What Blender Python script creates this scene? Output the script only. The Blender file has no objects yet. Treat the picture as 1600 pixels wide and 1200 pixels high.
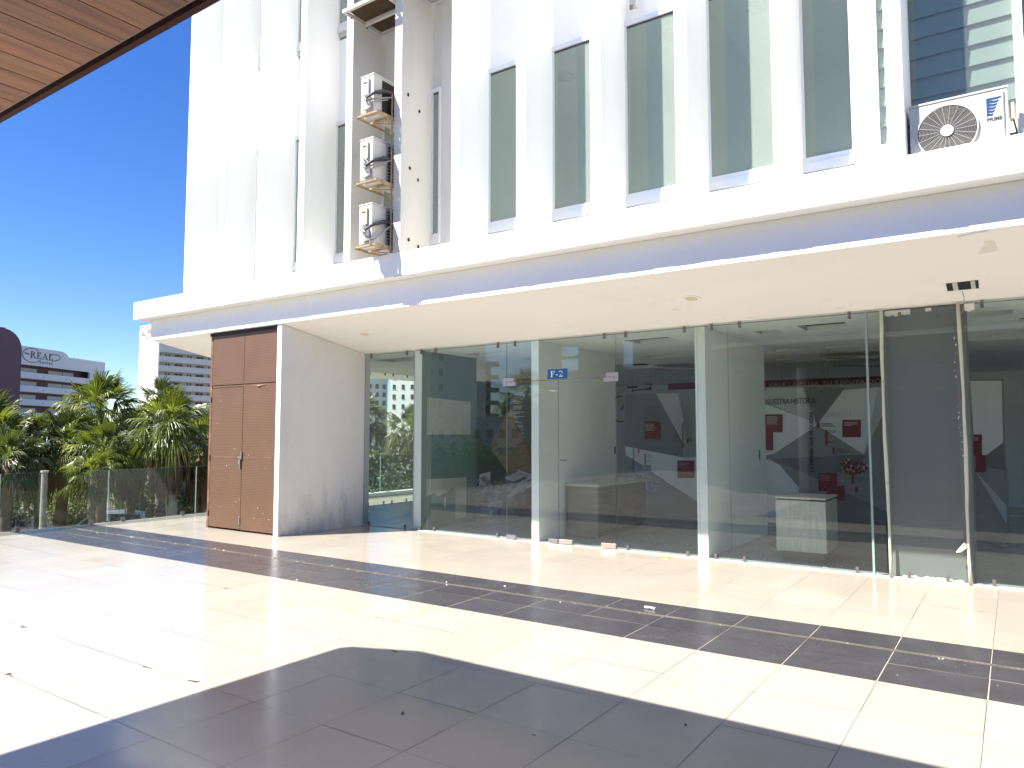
import bpy, math, random
from mathutils import Vector, Matrix, noise
R = random.Random(7)
S = bpy.context.scene
COL = S.collection
RAD = math.radians

# ------------------------------------------------------------------ survey helpers
# the photograph's 1600x1200 pixels are turned into metres once, with the camera that took it
FPX = 1143.0; CH = 1.6
PITCH = math.atan(79 / FPX); YAW = math.atan2(786, math.hypot(FPX, 79))
FW = Vector((-math.sin(YAW) * math.cos(PITCH), math.cos(YAW) * math.cos(PITCH), math.sin(PITCH)))
RT = Vector((math.cos(YAW), math.sin(YAW), 0)); UP = RT.cross(FW)
def ray(px, py): return FW * FPX + RT * (px - 800) - UP * (py - 600)
def at(px, py, D): return Vector((0, 0, CH)) + ray(px, py) * (D / FPX)
def aty(px, py, Y):
    d = ray(px, py); return Vector((0, 0, CH)) + d * (Y / d.y)
def mir(px, py, D):
    p = at(px, py, D); p.y = 18.64 - p.y; return p

# ------------------------------------------------------------------ materials
def lnk(nt, a, b): nt.links.new(a, b)
def mat(name, col, rough=0.6, metal=0.0, var=0.0, vscale=3.0, bump=0.0, bscale=40.0, spec=0.5, stain=None, sscale=1.2, samt=0.5, attr=None, stretch=None, coat=0.0):
    m = bpy.data.materials.new(name); m.use_nodes = True
    nt = m.node_tree; b = nt.nodes['Principled BSDF']
    b.inputs['Roughness'].default_value = rough; b.inputs['Metallic'].default_value = metal
    b.inputs['Specular IOR Level'].default_value = spec
    b.inputs['Coat Weight'].default_value = coat
    c = (*col, 1)
    b.inputs['Base Color'].default_value = c
    geo = nt.nodes.new('ShaderNodeNewGeometry')
    vec = geo.outputs['Position']
    if stretch:
        mp = nt.nodes.new('ShaderNodeMapping'); mp.inputs['Scale'].default_value = stretch
        lnk(nt, vec, mp.inputs['Vector']); vec = mp.outputs['Vector']
    src = None
    if var:
        n = nt.nodes.new('ShaderNodeTexNoise'); n.inputs['Scale'].default_value = vscale; n.inputs['Detail'].default_value = 6
        n.inputs['Roughness'].default_value = 0.62
        lnk(nt, vec, n.inputs['Vector'])
        r = nt.nodes.new('ShaderNodeMapRange'); r.inputs['From Min'].default_value = 0.25; r.inputs['From Max'].default_value = 0.75
        r.inputs['To Min'].default_value = 1 - var; r.inputs['To Max'].default_value = 1 + var
        lnk(nt, n.outputs['Fac'], r.inputs['Value'])
        mx = nt.nodes.new('ShaderNodeVectorMath'); mx.operation = 'SCALE'; mx.inputs[0].default_value = col
        lnk(nt, r.outputs['Result'], mx.inputs['Scale']); src = mx.outputs['Vector']
    if attr:
        a = nt.nodes.new('ShaderNodeAttribute'); a.attribute_name = attr
        mx = nt.nodes.new('ShaderNodeVectorMath'); mx.operation = 'MULTIPLY'
        if src: lnk(nt, src, mx.inputs[0])
        else: mx.inputs[0].default_value = col
        lnk(nt, a.outputs['Color'], mx.inputs[1]); src = mx.outputs['Vector']
    if stain:
        n = nt.nodes.new('ShaderNodeTexNoise'); n.inputs['Scale'].default_value = sscale; n.inputs['Detail'].default_value = 8
        n.inputs['Roughness'].default_value = 0.7
        lnk(nt, vec, n.inputs['Vector'])
        r = nt.nodes.new('ShaderNodeMapRange'); r.inputs['From Min'].default_value = 0.52; r.inputs['From Max'].default_value = 0.74
        r.inputs['To Max'].default_value = samt
        lnk(nt, n.outputs['Fac'], r.inputs['Value'])
        mx = nt.nodes.new('ShaderNodeMix'); mx.data_type = 'RGBA'
        lnk(nt, r.outputs['Result'], mx.inputs['Factor'])
        if src: lnk(nt, src, mx.inputs['A'])
        else: mx.inputs['A'].default_value = c
        mx.inputs['B'].default_value = (*stain, 1); src = mx.outputs['Result']
    if src: lnk(nt, src, b.inputs['Base Color'])
    if bump:
        n = nt.nodes.new('ShaderNodeTexNoise'); n.inputs['Scale'].default_value = bscale; n.inputs['Detail'].default_value = 4
        lnk(nt, vec, n.inputs['Vector'])
        bp = nt.nodes.new('ShaderNodeBump'); bp.inputs['Strength'].default_value = bump; bp.inputs['Distance'].default_value = 0.01
        lnk(nt, n.outputs['Fac'], bp.inputs['Height']); lnk(nt, bp.outputs['Normal'], b.inputs['Normal'])
    return m

def glass(name, tint, rough=0.0, dust=0.0, ior=1.5, dcol=(.55, .56, .53), dv=(.4, 1.8)):
    m = bpy.data.materials.new(name); m.use_nodes = True
    nt = m.node_tree; nt.nodes.clear()
    out = nt.nodes.new('ShaderNodeOutputMaterial')
    tr = nt.nodes.new('ShaderNodeBsdfTransparent'); tr.inputs['Color'].default_value = (*tint, 1)
    gl = nt.nodes.new('ShaderNodeBsdfGlossy'); gl.inputs['Roughness'].default_value = rough
    geo = nt.nodes.new('ShaderNodeNewGeometry')
    mr = nt.nodes.new('ShaderNodeMapRange'); mr.inputs['To Min'].default_value = ior; mr.inputs['To Max'].default_value = 1 / ior
    lnk(nt, geo.outputs['Backfacing'], mr.inputs['Value'])
    fr = nt.nodes.new('ShaderNodeFresnel'); lnk(nt, mr.outputs['Result'], fr.inputs['IOR'])
    mix = nt.nodes.new('ShaderNodeMixShader')
    lnk(nt, fr.outputs['Fac'], mix.inputs['Fac']); lnk(nt, tr.outputs['BSDF'], mix.inputs[1]); lnk(nt, gl.outputs['BSDF'], mix.inputs[2])
    last = mix
    if dust:
        df = nt.nodes.new('ShaderNodeBsdfDiffuse'); df.inputs['Color'].default_value = (*dcol, 1)
        n = nt.nodes.new('ShaderNodeTexNoise'); n.inputs['Scale'].default_value = 1.3; n.inputs['Detail'].default_value = 8
        lnk(nt, geo.outputs['Position'], n.inputs['Vector'])
        r = nt.nodes.new('ShaderNodeMapRange'); r.inputs['From Min'].default_value = .3; r.inputs['From Max'].default_value = .8
        r.inputs['To Min'].default_value = dust * dv[0]; r.inputs['To Max'].default_value = dust * dv[1]
        lnk(nt, n.outputs['Fac'], r.inputs['Value'])
        m2 = nt.nodes.new('ShaderNodeMixShader'); lnk(nt, r.outputs['Result'], m2.inputs['Fac'])
        lnk(nt, mix.outputs['Shader'], m2.inputs[1]); lnk(nt, df.outputs['BSDF'], m2.inputs[2]); last = m2
    lnk(nt, last.outputs['Shader'], out.inputs['Surface'])
    return m

def leafmat(name, col, trans=0.35, rough=0.38, var=0.45, vs=1.6):
    m = mat(name, col, rough=rough, var=var, vscale=vs, attr='tint')
    nt = m.node_tree; b = nt.nodes['Principled BSDF']; out = nt.nodes['Material Output']
    t = nt.nodes.new('ShaderNodeBsdfTranslucent')
    src = b.inputs['Base Color'].links[0].from_socket
    sc = nt.nodes.new('ShaderNodeVectorMath'); sc.operation = 'MULTIPLY'; sc.inputs[1].default_value = (1.5, 1.6, .6)
    lnk(nt, src, sc.inputs[0]); lnk(nt, sc.outputs['Vector'], t.inputs['Color'])
    mx = nt.nodes.new('ShaderNodeMixShader'); mx.inputs['Fac'].default_value = trans
    lnk(nt, b.outputs['BSDF'], mx.inputs[1]); lnk(nt, t.outputs['BSDF'], mx.inputs[2]); lnk(nt, mx.outputs['Shader'], out.inputs['Surface'])
    return m

M = {}
M['white'] = mat('white_paint', (.87, .87, .85), .55, var=.025, vscale=.8, bump=.12, bscale=25, stain=(.66, .64, .58), sscale=.9, samt=.22)
M['fin'] = mat('fin_paint', (.87, .87, .85), .5, var=.03, vscale=.7, bump=.1, bscale=20, stain=(.68, .66, .6), sscale=1.1, samt=.25, stretch=(1, 1, .25))
M['dirty'] = mat('weathered_white_paint', (.60, .575, .53), .65, var=.06, vscale=1.2, bump=.15, bscale=30, stain=(.42, .36, .28), sscale=2.2, samt=.35, stretch=(1, 1, .3))
M['soffit'] = mat('soffit_paint', (.89, .88, .855), .7, var=.02, vscale=.6, bump=.06, bscale=12, stain=(.7, .62, .5), sscale=1.1, samt=.15)
M['sidewall'] = mat('grey_render', (.78, .78, .765), .75, var=.05, vscale=1.5, bump=.25, bscale=35, stain=(.55, .54, .52), sscale=1.0, samt=.3, stretch=(1, 1, .5))
M['tile'] = mat('beige_tile', (.39, .348, .288), .13, var=.05, vscale=2.2, attr='tint', stain=(.33, .285, .23), sscale=.8, samt=.25)
M['darktile'] = mat('charcoal_tile', (.056, .052, .056), .2, var=.16, vscale=3.5, attr='tint', stain=(.12, .115, .11), sscale=5, samt=.35)
M['grout'] = mat('dark_grout', (.14, .125, .11), .9, var=.2)
M['drain'] = mat('drain_metal', (.115, .10, .082), .7, var=.5, vscale=9, stain=(.30, .26, .2), sscale=3, samt=.7)
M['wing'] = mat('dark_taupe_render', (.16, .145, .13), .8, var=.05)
M['lightgrout'] = mat('light_grout', (.42, .37, .30), .9, var=.15)
M['chip'] = mat('chipped_mortar', (.06, .055, .05), .95)
M['concrete'] = mat('concrete', (.34, .33, .31), .85, var=.12, bump=.2)
M['infloor'] = mat('interior_tile', (.38, .38, .375), .16, var=.12, vscale=1.5, stain=(.38, .37, .35), sscale=2.2, samt=.3)
M['inwall'] = mat('interior_paint', (.86, .86, .83), .7, var=.03, vscale=.7)
M['inceil'] = mat('interior_ceiling_paint', (.86, .855, .83), .8, var=.03)
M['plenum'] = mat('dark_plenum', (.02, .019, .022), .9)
M['teal'] = mat('teal_wall_paint', (.16, .235, .225), .45, var=.06, vscale=1.2)
M['plaster'] = mat('bare_plaster', (.50, .50, .44), .8, var=.1, vscale=3)
M['filler'] = mat('wall_filler', (.76, .74, .69), .85, var=.08, vscale=6)
M['grille'] = mat('grey_grille_wire', (.40, .39, .37), .5)
M['glass'] = glass('storefront_glass', (.945, .99, .975), 0, dust=.006, ior=1.62)
M['glassrail'] = glass('railing_glass', (.76, .81, .78), 0, dust=.002, ior=1.35)
M['winglass'] = glass('window_glass', (.84, .89, .85), 0, dust=.24, ior=1.6, dcol=(.58, .65, .57), dv=(.92, 1.08))
M['louvreglass'] = glass('louvre_glass', (.82, .88, .85), 0, dust=.07, ior=1.55, dv=(.7, 1.3))
M['glassedge'] = mat('glass_edge', (.27, .36, .35), .2)
M['alu'] = mat('anodised_aluminium', (.72, .73, .74), .35, .3)
M['steel'] = mat('brushed_steel', (.55, .55, .56), .28, 1.0)
M['darkgap'] = mat('dark_rubber', (.05, .05, .05), .7)
M['rustdoor'] = mat('perforated_brown_steel', (.142, .074, .038), .5, .0, var=.08, vscale=2, stain=(.20, .10, .05), sscale=1.6, samt=.3)
M['rustframe'] = mat('rusty_brown_frame', (.14, .07, .04), .6, var=.2, vscale=6, stain=(.42, .22, .09), sscale=4, samt=.7)
M['rust'] = mat('rusted_white_steel', (.36, .25, .13), .7, var=.3, vscale=14, stain=(.12, .04, .012), sscale=9, samt=.95)
M['acwhite'] = mat('ac_casing', (.52, .51, .48), .4, var=.03, vscale=3, stain=(.42, .37, .28), sscale=3, samt=.35)
M['accream'] = mat('yellowed_plastic', (.66, .58, .36), .5)
M['black'] = mat('black_rubber', (.02, .02, .022), .5)
M['dark'] = mat('dark_fins', (.035, .03, .028), .7, var=.3, vscale=20)
M['greycable'] = mat('grey_cable', (.25, .25, .24), .5)
M['wood'] = None
M['roofwhite'] = mat('roof_membrane', (.6, .6, .6), .8)
M['trimbrown'] = mat('dark_brown_trim', (.055, .022, .022), .75, spec=.2)
M['blue'] = mat('blue_sign', (.015, .11, .36), .4)
M['signwhite'] = mat('sign_white', (.82, .82, .80), .5)
M['brandblue'] = mat('logo_blue', (.012, .058, .15), .4)
M['ink'] = mat('black_ink', (.025, .025, .03), .6)
M['greywood'] = mat('grey_laminate', (.44, .44, .39), .5, var=.22, vscale=5, stretch=(8, 8, .6))
M['brownwood'] = mat('brown_laminate', (.20, .175, .15), .5, var=.2, vscale=6, stretch=(.6, .6, 8))
M['ply'] = mat('plywood', (.24, .155, .08), .7, var=.25, vscale=4, stretch=(1, 1, 6))
M['greycol'] = mat('grey_column_paint', (.175, .175, .175), .55, var=.06, vscale=1)
M['foam'] = mat('pale_foam', (.55, .58, .44), .7, var=.06, vscale=8)
M['redp'] = mat('dark_red_print', (.20, .008, .025), .5)
M['orangep'] = mat('orange_print', (.23, .025, .02), .5)
M['p_dark'] = mat('dark_grey_print', (.16, .17, .175), .5)
M['p_mid'] = mat('mid_grey_print', (.27, .28, .285), .5)
M['p_light'] = mat('light_grey_print', (.50, .52, .53), .5)
M['p_white'] = mat('white_print', (.74, .75, .76), .5)
M['p_photo'] = mat('photo_print', (.26, .30, .36), .5, var=.7, vscale=18)
M['hotelwhite'] = mat('hotel_white', (.76, .75, .73), .7, var=.03)
M['maroon'] = mat('maroon_stucco', (.155, .085, .095), .8, var=.05)
M['hotelgrey'] = mat('hotel_grey', (.56, .56, .53), .6)
M['hotelred'] = mat('hotel_recess', (.17, .09, .09), .8)
M['windark'] = mat('dark_window', (.03, .03, .035), .15, spec=.8)
M['cream'] = mat('cream_stucco', (.80, .77, .68), .75, var=.03)
M['asphalt'] = mat('asphalt', (.055, .055, .055), .9, var=.2, vscale=.4)
M['earth'] = mat('dry_earth', (.16, .14, .10), .95, var=.3, vscale=.15, stain=(.06, .085, .03), sscale=.06, samt=.9)
M['water'] = mat('river_water', (.10, .11, .09), .12, bump=.5, bscale=.6)
M['carpaint'] = mat('silver_car_paint', (.50, .52, .53), .25, .55, coat=.6)
M['redcar'] = mat('red_car_paint', (.35, .03, .03), .3, coat=.6)
M['lime'] = mat('lime_paint', (.50, .75, .04), .4)
M['tyre'] = mat('tyre_rubber', (.02, .02, .02), .8)
M['carglass'] = mat('car_glass', (.02, .025, .03), .05, spec=.9)
M['bark'] = mat('palm_bark', (.20, .155, .115), .9, var=.3, vscale=6, bump=.5, bscale=12)
M['barkpale'] = mat('pale_bark', (.38, .35, .30), .9, var=.2, vscale=5, bump=.4, bscale=10)
M['palm'] = leafmat('palm_leaf', (.112, .132, .030), .38)
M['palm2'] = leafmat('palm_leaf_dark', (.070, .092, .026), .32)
M['dead'] = leafmat('dead_palm_leaf', (.17, .115, .06), .2, rough=.8)
M['tree'] = leafmat('tree_leaf', (.060, .085, .022), .3, rough=.5)
M['reed'] = leafmat('reed_leaf', (.20, .22, .09), .3, rough=.6)
M['rot'] = mat('rotten_plywood', (.13, .085, .05), .9, var=.5, vscale=5, stretch=(3, 14, 3), stain=(.03, .022, .018), sscale=3, samt=.8)
M['litter'] = mat('white_scrap', (.72, .72, .68), .7)
M['yscrap'] = mat('yellow_scrap', (.55, .36, .08), .7)
M['clamp'] = mat('dark_clamp_metal', (.20, .19, .18), .45, .6)
M['dirt'] = mat('pink_tarpaulin', (.20, .12, .12), .6, var=.4, vscale=3)
M['debris'] = mat('grey_debris', (.30, .29, .28), .8, var=.4, vscale=4)
M['lens'] = mat('downlight_cover', (.72, .62, .42), .5)
M['blind'] = mat('grey_slat', (.33, .35, .335), .5, var=.05, vscale=2)

def wood_mat():
    m = bpy.data.materials.new('soffit_planks'); m.use_nodes = True
    nt = m.node_tree; b = nt.nodes['Principled BSDF']; b.inputs['Roughness'].default_value = .45
    geo = nt.nodes.new('ShaderNodeNewGeometry')
    mp = nt.nodes.new('ShaderNodeMapping'); mp.inputs['Scale'].default_value = (9, .55, 9)
    lnk(nt, geo.outputs['Position'], mp.inputs['Vector'])
    at_ = nt.nodes.new('ShaderNodeAttribute'); at_.attribute_name = 'tint'
    ad = nt.nodes.new('ShaderNodeVectorMath'); ad.operation = 'MULTIPLY_ADD'; ad.inputs[1].default_value = (37, 53, 11)
    lnk(nt, at_.outputs['Color'], ad.inputs[0]); lnk(nt, mp.outputs['Vector'], ad.inputs[2])
    n = nt.nodes.new('ShaderNodeTexNoise'); n.inputs['Scale'].default_value = 1.6; n.inputs['Detail'].default_value = 9; n.inputs['Roughness'].default_value = .65
    n.inputs['Distortion'].default_value = .6
    lnk(nt, ad.outputs['Vector'], n.inputs['Vector'])
    cr = nt.nodes.new('ShaderNodeValToRGB')
    e = cr.color_ramp.elements
    e[0].position = .30; e[0].color = (.088, .042, .028, 1); e[1].position = .72; e[1].color = (.37, .17, .085, 1)
    k = e.new(.5); k.color = (.25, .108, .058, 1)
    lnk(nt, n.outputs['Fac'], cr.inputs['Fac'])
    mu = nt.nodes.new('ShaderNodeVectorMath'); mu.operation = 'MULTIPLY'
    lnk(nt, cr.outputs['Color'], mu.inputs[0]); lnk(nt, at_.outputs['Color'], mu.inputs[1]); lnk(nt, mu.outputs['Vector'], b.inputs['Base Color'])
    return m
M['wood'] = wood_mat()

def grime(base, col):
    # dirt rubbed on the lower part of the wall, with its own ragged shape
    m = M[base]; nt = m.node_tree; b = nt.nodes['Principled BSDF']; src = b.inputs['Base Color'].links[0].from_socket
    geo = nt.nodes.new('ShaderNodeNewGeometry'); sx = nt.nodes.new('ShaderNodeSeparateXYZ'); lnk(nt, geo.outputs['Position'], sx.inputs[0])
    mp = nt.nodes.new('ShaderNodeMapping'); mp.inputs['Scale'].default_value = (1, 3.2, .9); lnk(nt, geo.outputs['Position'], mp.inputs['Vector'])
    n = nt.nodes.new('ShaderNodeTexNoise'); n.inputs['Scale'].default_value = 1.5; n.inputs['Detail'].default_value = 9; n.inputs['Roughness'].default_value = .68; lnk(nt, mp.outputs['Vector'], n.inputs['Vector'])
    rz = nt.nodes.new('ShaderNodeMapRange'); rz.inputs['From Min'].default_value = 1.25; rz.inputs['From Max'].default_value = .05; rz.inputs['To Min'].default_value = -.28; rz.inputs['To Max'].default_value = .22; lnk(nt, sx.outputs['Z'], rz.inputs['Value'])
    ad = nt.nodes.new('ShaderNodeMath'); ad.operation = 'ADD'; lnk(nt, n.outputs['Fac'], ad.inputs[0]); lnk(nt, rz.outputs['Result'], ad.inputs[1])
    r = nt.nodes.new('ShaderNodeMapRange'); r.inputs['From Min'].default_value = .48; r.inputs['From Max'].default_value = .80; r.inputs['To Max'].default_value = .46; lnk(nt, ad.outputs[0], r.inputs['Value'])
    mx = nt.nodes.new('ShaderNodeMix'); mx.data_type = 'RGBA'; lnk(nt, r.outputs['Result'], mx.inputs['Factor']); lnk(nt, src, mx.inputs['A']); mx.inputs['B'].default_value = (*col, 1)
    lnk(nt, mx.outputs['Result'], b.inputs['Base Color'])
grime('sidewall', (.24, .235, .23))
def perf_mat(base):
    # punched-hole sheet: small dark holes in a regular grid
    m = M[base]; nt = m.node_tree; b = nt.nodes['Principled BSDF']
    src = b.inputs['Base Color'].links[0].from_socket
    geo = nt.nodes.new('ShaderNodeNewGeometry')
    sc = nt.nodes.new('ShaderNodeVectorMath'); sc.operation = 'SCALE'; sc.inputs['Scale'].default_value = 2 * math.pi / .026
    lnk(nt, geo.outputs['Position'], sc.inputs[0])
    sx = nt.nodes.new('ShaderNodeSeparateXYZ'); lnk(nt, sc.outputs['Vector'], sx.inputs[0])
    outs = []
    for ax in ('X', 'Z'):
        c = nt.nodes.new('ShaderNodeMath'); c.operation = 'COSINE'; lnk(nt, sx.outputs[ax], c.inputs[0]); outs.append(c)
    mu = nt.nodes.new('ShaderNodeMath'); mu.operation = 'ADD'; lnk(nt, outs[0].outputs[0], mu.inputs[0]); lnk(nt, outs[1].outputs[0], mu.inputs[1])
    r = nt.nodes.new('ShaderNodeMapRange'); r.inputs['From Min'].default_value = .55; r.inputs['From Max'].default_value = .85; r.inputs['To Max'].default_value = .85
    lnk(nt, mu.outputs[0], r.inputs['Value'])
    mx = nt.nodes.new('ShaderNodeMix'); mx.data_type = 'RGBA'; lnk(nt, r.outputs['Result'], mx.inputs['Factor'])
    lnk(nt, src, mx.inputs['A']); mx.inputs['B'].default_value = (.03, .018, .014, 1)
    lnk(nt, mx.outputs['Result'], b.inputs['Base Color'])
perf_mat('rustdoor')
def rough_var(base, lo, hi, sc):
    m = M[base]; nt = m.node_tree; b = nt.nodes['Principled BSDF']; geo = nt.nodes.new('ShaderNodeNewGeometry')
    n = nt.nodes.new('ShaderNodeTexNoise'); n.inputs['Scale'].default_value = sc; n.inputs['Detail'].default_value = 7; n.inputs['Roughness'].default_value = .7
    lnk(nt, geo.outputs['Position'], n.inputs['Vector']); r = nt.nodes.new('ShaderNodeMapRange'); r.inputs['From Min'].default_value = .3; r.inputs['From Max'].default_value = .75
    r.inputs['To Min'].default_value = lo; r.inputs['To Max'].default_value = hi; lnk(nt, n.outputs['Fac'], r.inputs['Value']); lnk(nt, r.outputs['Result'], b.inputs['Roughness'])
rough_var('tile', .08, .24, 1.7); rough_var('darktile', .14, .34, 2.3); rough_var('infloor', .10, .34, 1.2)

# ------------------------------------------------------------------ mesh helpers
ORG = {}
class MB:
    def __init__(s): s.v = []; s.f = []; s.m = []; s.t = []; s.cur = 0; s.tint = (1, 1, 1)
    def add(s, vs, fs):
        o = len(s.v); s.v += [Vector(p) for p in vs]
        for f in fs: s.f.append([o + i for i in f]); s.m.append(s.cur); s.t.append(s.tint)
        return s
    def box(s, x0, x1, y0, y1, z0, z1):
        return s.add([(x0, y0, z0), (x1, y0, z0), (x1, y1, z0), (x0, y1, z0), (x0, y0, z1), (x1, y0, z1), (x1, y1, z1), (x0, y1, z1)],
                     [(0, 3, 2, 1), (4, 5, 6, 7), (0, 1, 5, 4), (1, 2, 6, 5), (2, 3, 7, 6), (3, 0, 4, 7)])
    def obox(s, c, ax, ay, az, hx, hy, hz):
        c = Vector(c); ax, ay, az = [Vector(a).normalized() for a in (ax, ay, az)]
        P = []
        for sz in (-1, 1):
            for sx, sy in ((-1, -1), (1, -1), (1, 1), (-1, 1)): P.append(c + ax * hx * sx + ay * hy * sy + az * hz * sz)
        return s.add(P, [(0, 3, 2, 1), (4, 5, 6, 7), (0, 1, 5, 4), (1, 2, 6, 5), (2, 3, 7, 6), (3, 0, 4, 7)])
    def bar(s, a, b, w, h=None, up=(0, 0, 1)):
        a, b = Vector(a), Vector(b); d = (b - a); L = d.length
        if L < 1e-6: return s
        d /= L; u = Vector(up)
        if abs(u.dot(d)) > .95: u = Vector((1, 0, 0))
        r = d.cross(u).normalized(); u = r.cross(d)
        return s.obox((a + b) / 2, d, r, u, L / 2, w / 2, (h or w) / 2)
    def poly(s, pts): return s.add(pts, [tuple(range(len(pts)))])
    def prism(s, pts, off):
        n = len(pts); off = Vector(off); P = [Vector(p) for p in pts]; Q = [p + off for p in P]
        return s.add(P + Q, [tuple(range(n))[::-1], tuple(range(n, 2 * n))] + [(i, (i + 1) % n, n + (i + 1) % n, n + i) for i in range(n)])
    def tube(s, path, r, seg=8, cap=True):
        path = [Vector(p) for p in path]; n = len(path); rs = r if isinstance(r, (list, tuple)) else [r] * n
        P = []; prev = None
        for i, p in enumerate(path):
            d = (path[min(i + 1, n - 1)] - path[max(i - 1, 0)]).normalized()
            u = prev if prev is not None else (Vector((0, 0, 1)) if abs(d.z) < .9 else Vector((1, 0, 0)))
            a = d.cross(u).normalized(); b = a.cross(d).normalized(); prev = b
            for k in range(seg):
                t = 2 * math.pi * k / seg; P.append(p + (a * math.cos(t) + b * math.sin(t)) * rs[i])
        F = []
        for i in range(n - 1):
            for k in range(seg):
                k2 = (k + 1) % seg; F.append((i * seg + k, i * seg + k2, (i + 1) * seg + k2, (i + 1) * seg + k))
        if cap: F.append(tuple(range(seg))[::-1]); F.append(tuple((n - 1) * seg + k for k in range(seg)))
        return s.add(P, F)
    def cyl(s, a, b, r, seg=20): return s.tube([a, b], r, seg)
    def ring(s, c, n, r0, r1, th, seg=40):
        c = Vector(c); n = Vector(n).normalized(); u = Vector((0, 0, 1)) if abs(n.z) < .9 else Vector((1, 0, 0))
        a = n.cross(u).normalized(); b = a.cross(n)
        P = []; 
        for k in range(seg):
            t = 2 * math.pi * k / seg; d = a * math.cos(t) + b * math.sin(t)
            P += [c + d * r0, c + d * r1, c + d * r1 + n * th, c + d * r0 + n * th]
        F = []
        for k in range(seg):
            o = 4 * k; q = 4 * ((k + 1) % seg)
            for i in range(4): j = (i + 1) % 4; F.append((o + i, o + j, q + j, q + i))
        return s.add(P, F)
    def build(s, name, m, parent=None, smooth=False, bevel=0):
        me = bpy.data.meshes.new(name)
        off = ORG.get(parent.name, Vector()) if parent else Vector()
        me.from_pydata([tuple(p - off) for p in s.v], [], s.f)
        ms = m if isinstance(m, (list, tuple)) else [m]
        for k in ms: me.materials.append(M[k] if isinstance(k, str) else k)
        me.polygons.foreach_set('material_index', s.m)
        if smooth: me.polygons.foreach_set('use_smooth', [True] * len(me.polygons))
        at_ = me.attributes.new('tint', 'FLOAT_COLOR', 'FACE')
        at_.data.foreach_set('color', [c for t in s.t for c in (*t, 1.0)])
        o = bpy.data.objects.new(name, me); COL.objects.link(o)
        if parent: o.parent = parent; ORG[o.name] = off
        else: ORG[o.name] = Vector()
        if bevel:
            b = o.modifiers.new('bevel', 'BEVEL'); b.width = bevel; b.segments = 2; b.limit_method = 'ANGLE'; b.angle_limit = RAD(40)
        return o
def tag(o, label=None, cat=None, group=None, kind=None):
    if label: o['label'] = label
    if cat: o['category'] = cat
    if group: o['group'] = group
    if kind: o['kind'] = kind
    return o
def thing(name, label, cat, loc=(0, 0, 0), group=None):
    o = bpy.data.objects.new(name, None); COL.objects.link(o); o.location = loc; o.empty_display_size = .2
    ORG[o.name] = Vector(loc); return tag(o, label, cat, group)
def copy_tree(o, parent=None):
    c = o.copy(); COL.objects.link(c)
    if parent: c.parent = parent
    for ch in [x for x in bpy.data.objects if x.parent == o]: copy_tree(ch, c)
    return c
def struct(name, mb, m, **k): return tag(mb.build(name, m, **k), kind='structure')

def text_geo(txt, size=1.0, align='LEFT', wide=1.0, offset=0.0):
    cu = bpy.data.curves.new('t', 'FONT'); cu.body = txt; cu.size = size; cu.align_x = align; cu.offset = offset; cu.resolution_u = 3
    ob = bpy.data.objects.new('t', cu); COL.objects.link(ob)
    dg = bpy.context.evaluated_depsgraph_get(); dg.update()
    me = bpy.data.meshes.new_from_object(ob.evaluated_get(dg))
    V = [(v.co.x * wide, v.co.y) for v in me.vertices]; F = [tuple(p.vertices) for p in me.polygons]
    bpy.data.objects.remove(ob); bpy.data.curves.remove(cu); bpy.data.meshes.remove(me)
    return V, F
def put2d(mb, geo, org, r, u, k=1.0):
    V, F = geo; org, r, u = Vector(org), Vector(r), Vector(u)
    return mb.add([org + r * x * k + u * y * k for x, y in V], F)
def fit_text(mb, txt, org, r, u, width, height, offset=0.0):
    V, F = text_geo(txt, 1.0, offset=offset)
    if not V: return
    x0 = min(v[0] for v in V); x1 = max(v[0] for v in V); y0 = 0; y1 = max(v[1] for v in V)
    V = [((x - x0) / (x1 - x0) * width, (y - y0) / (y1 - y0) * height) for x, y in V]
    put2d(mb, (V, F), org, r, u)
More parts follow.
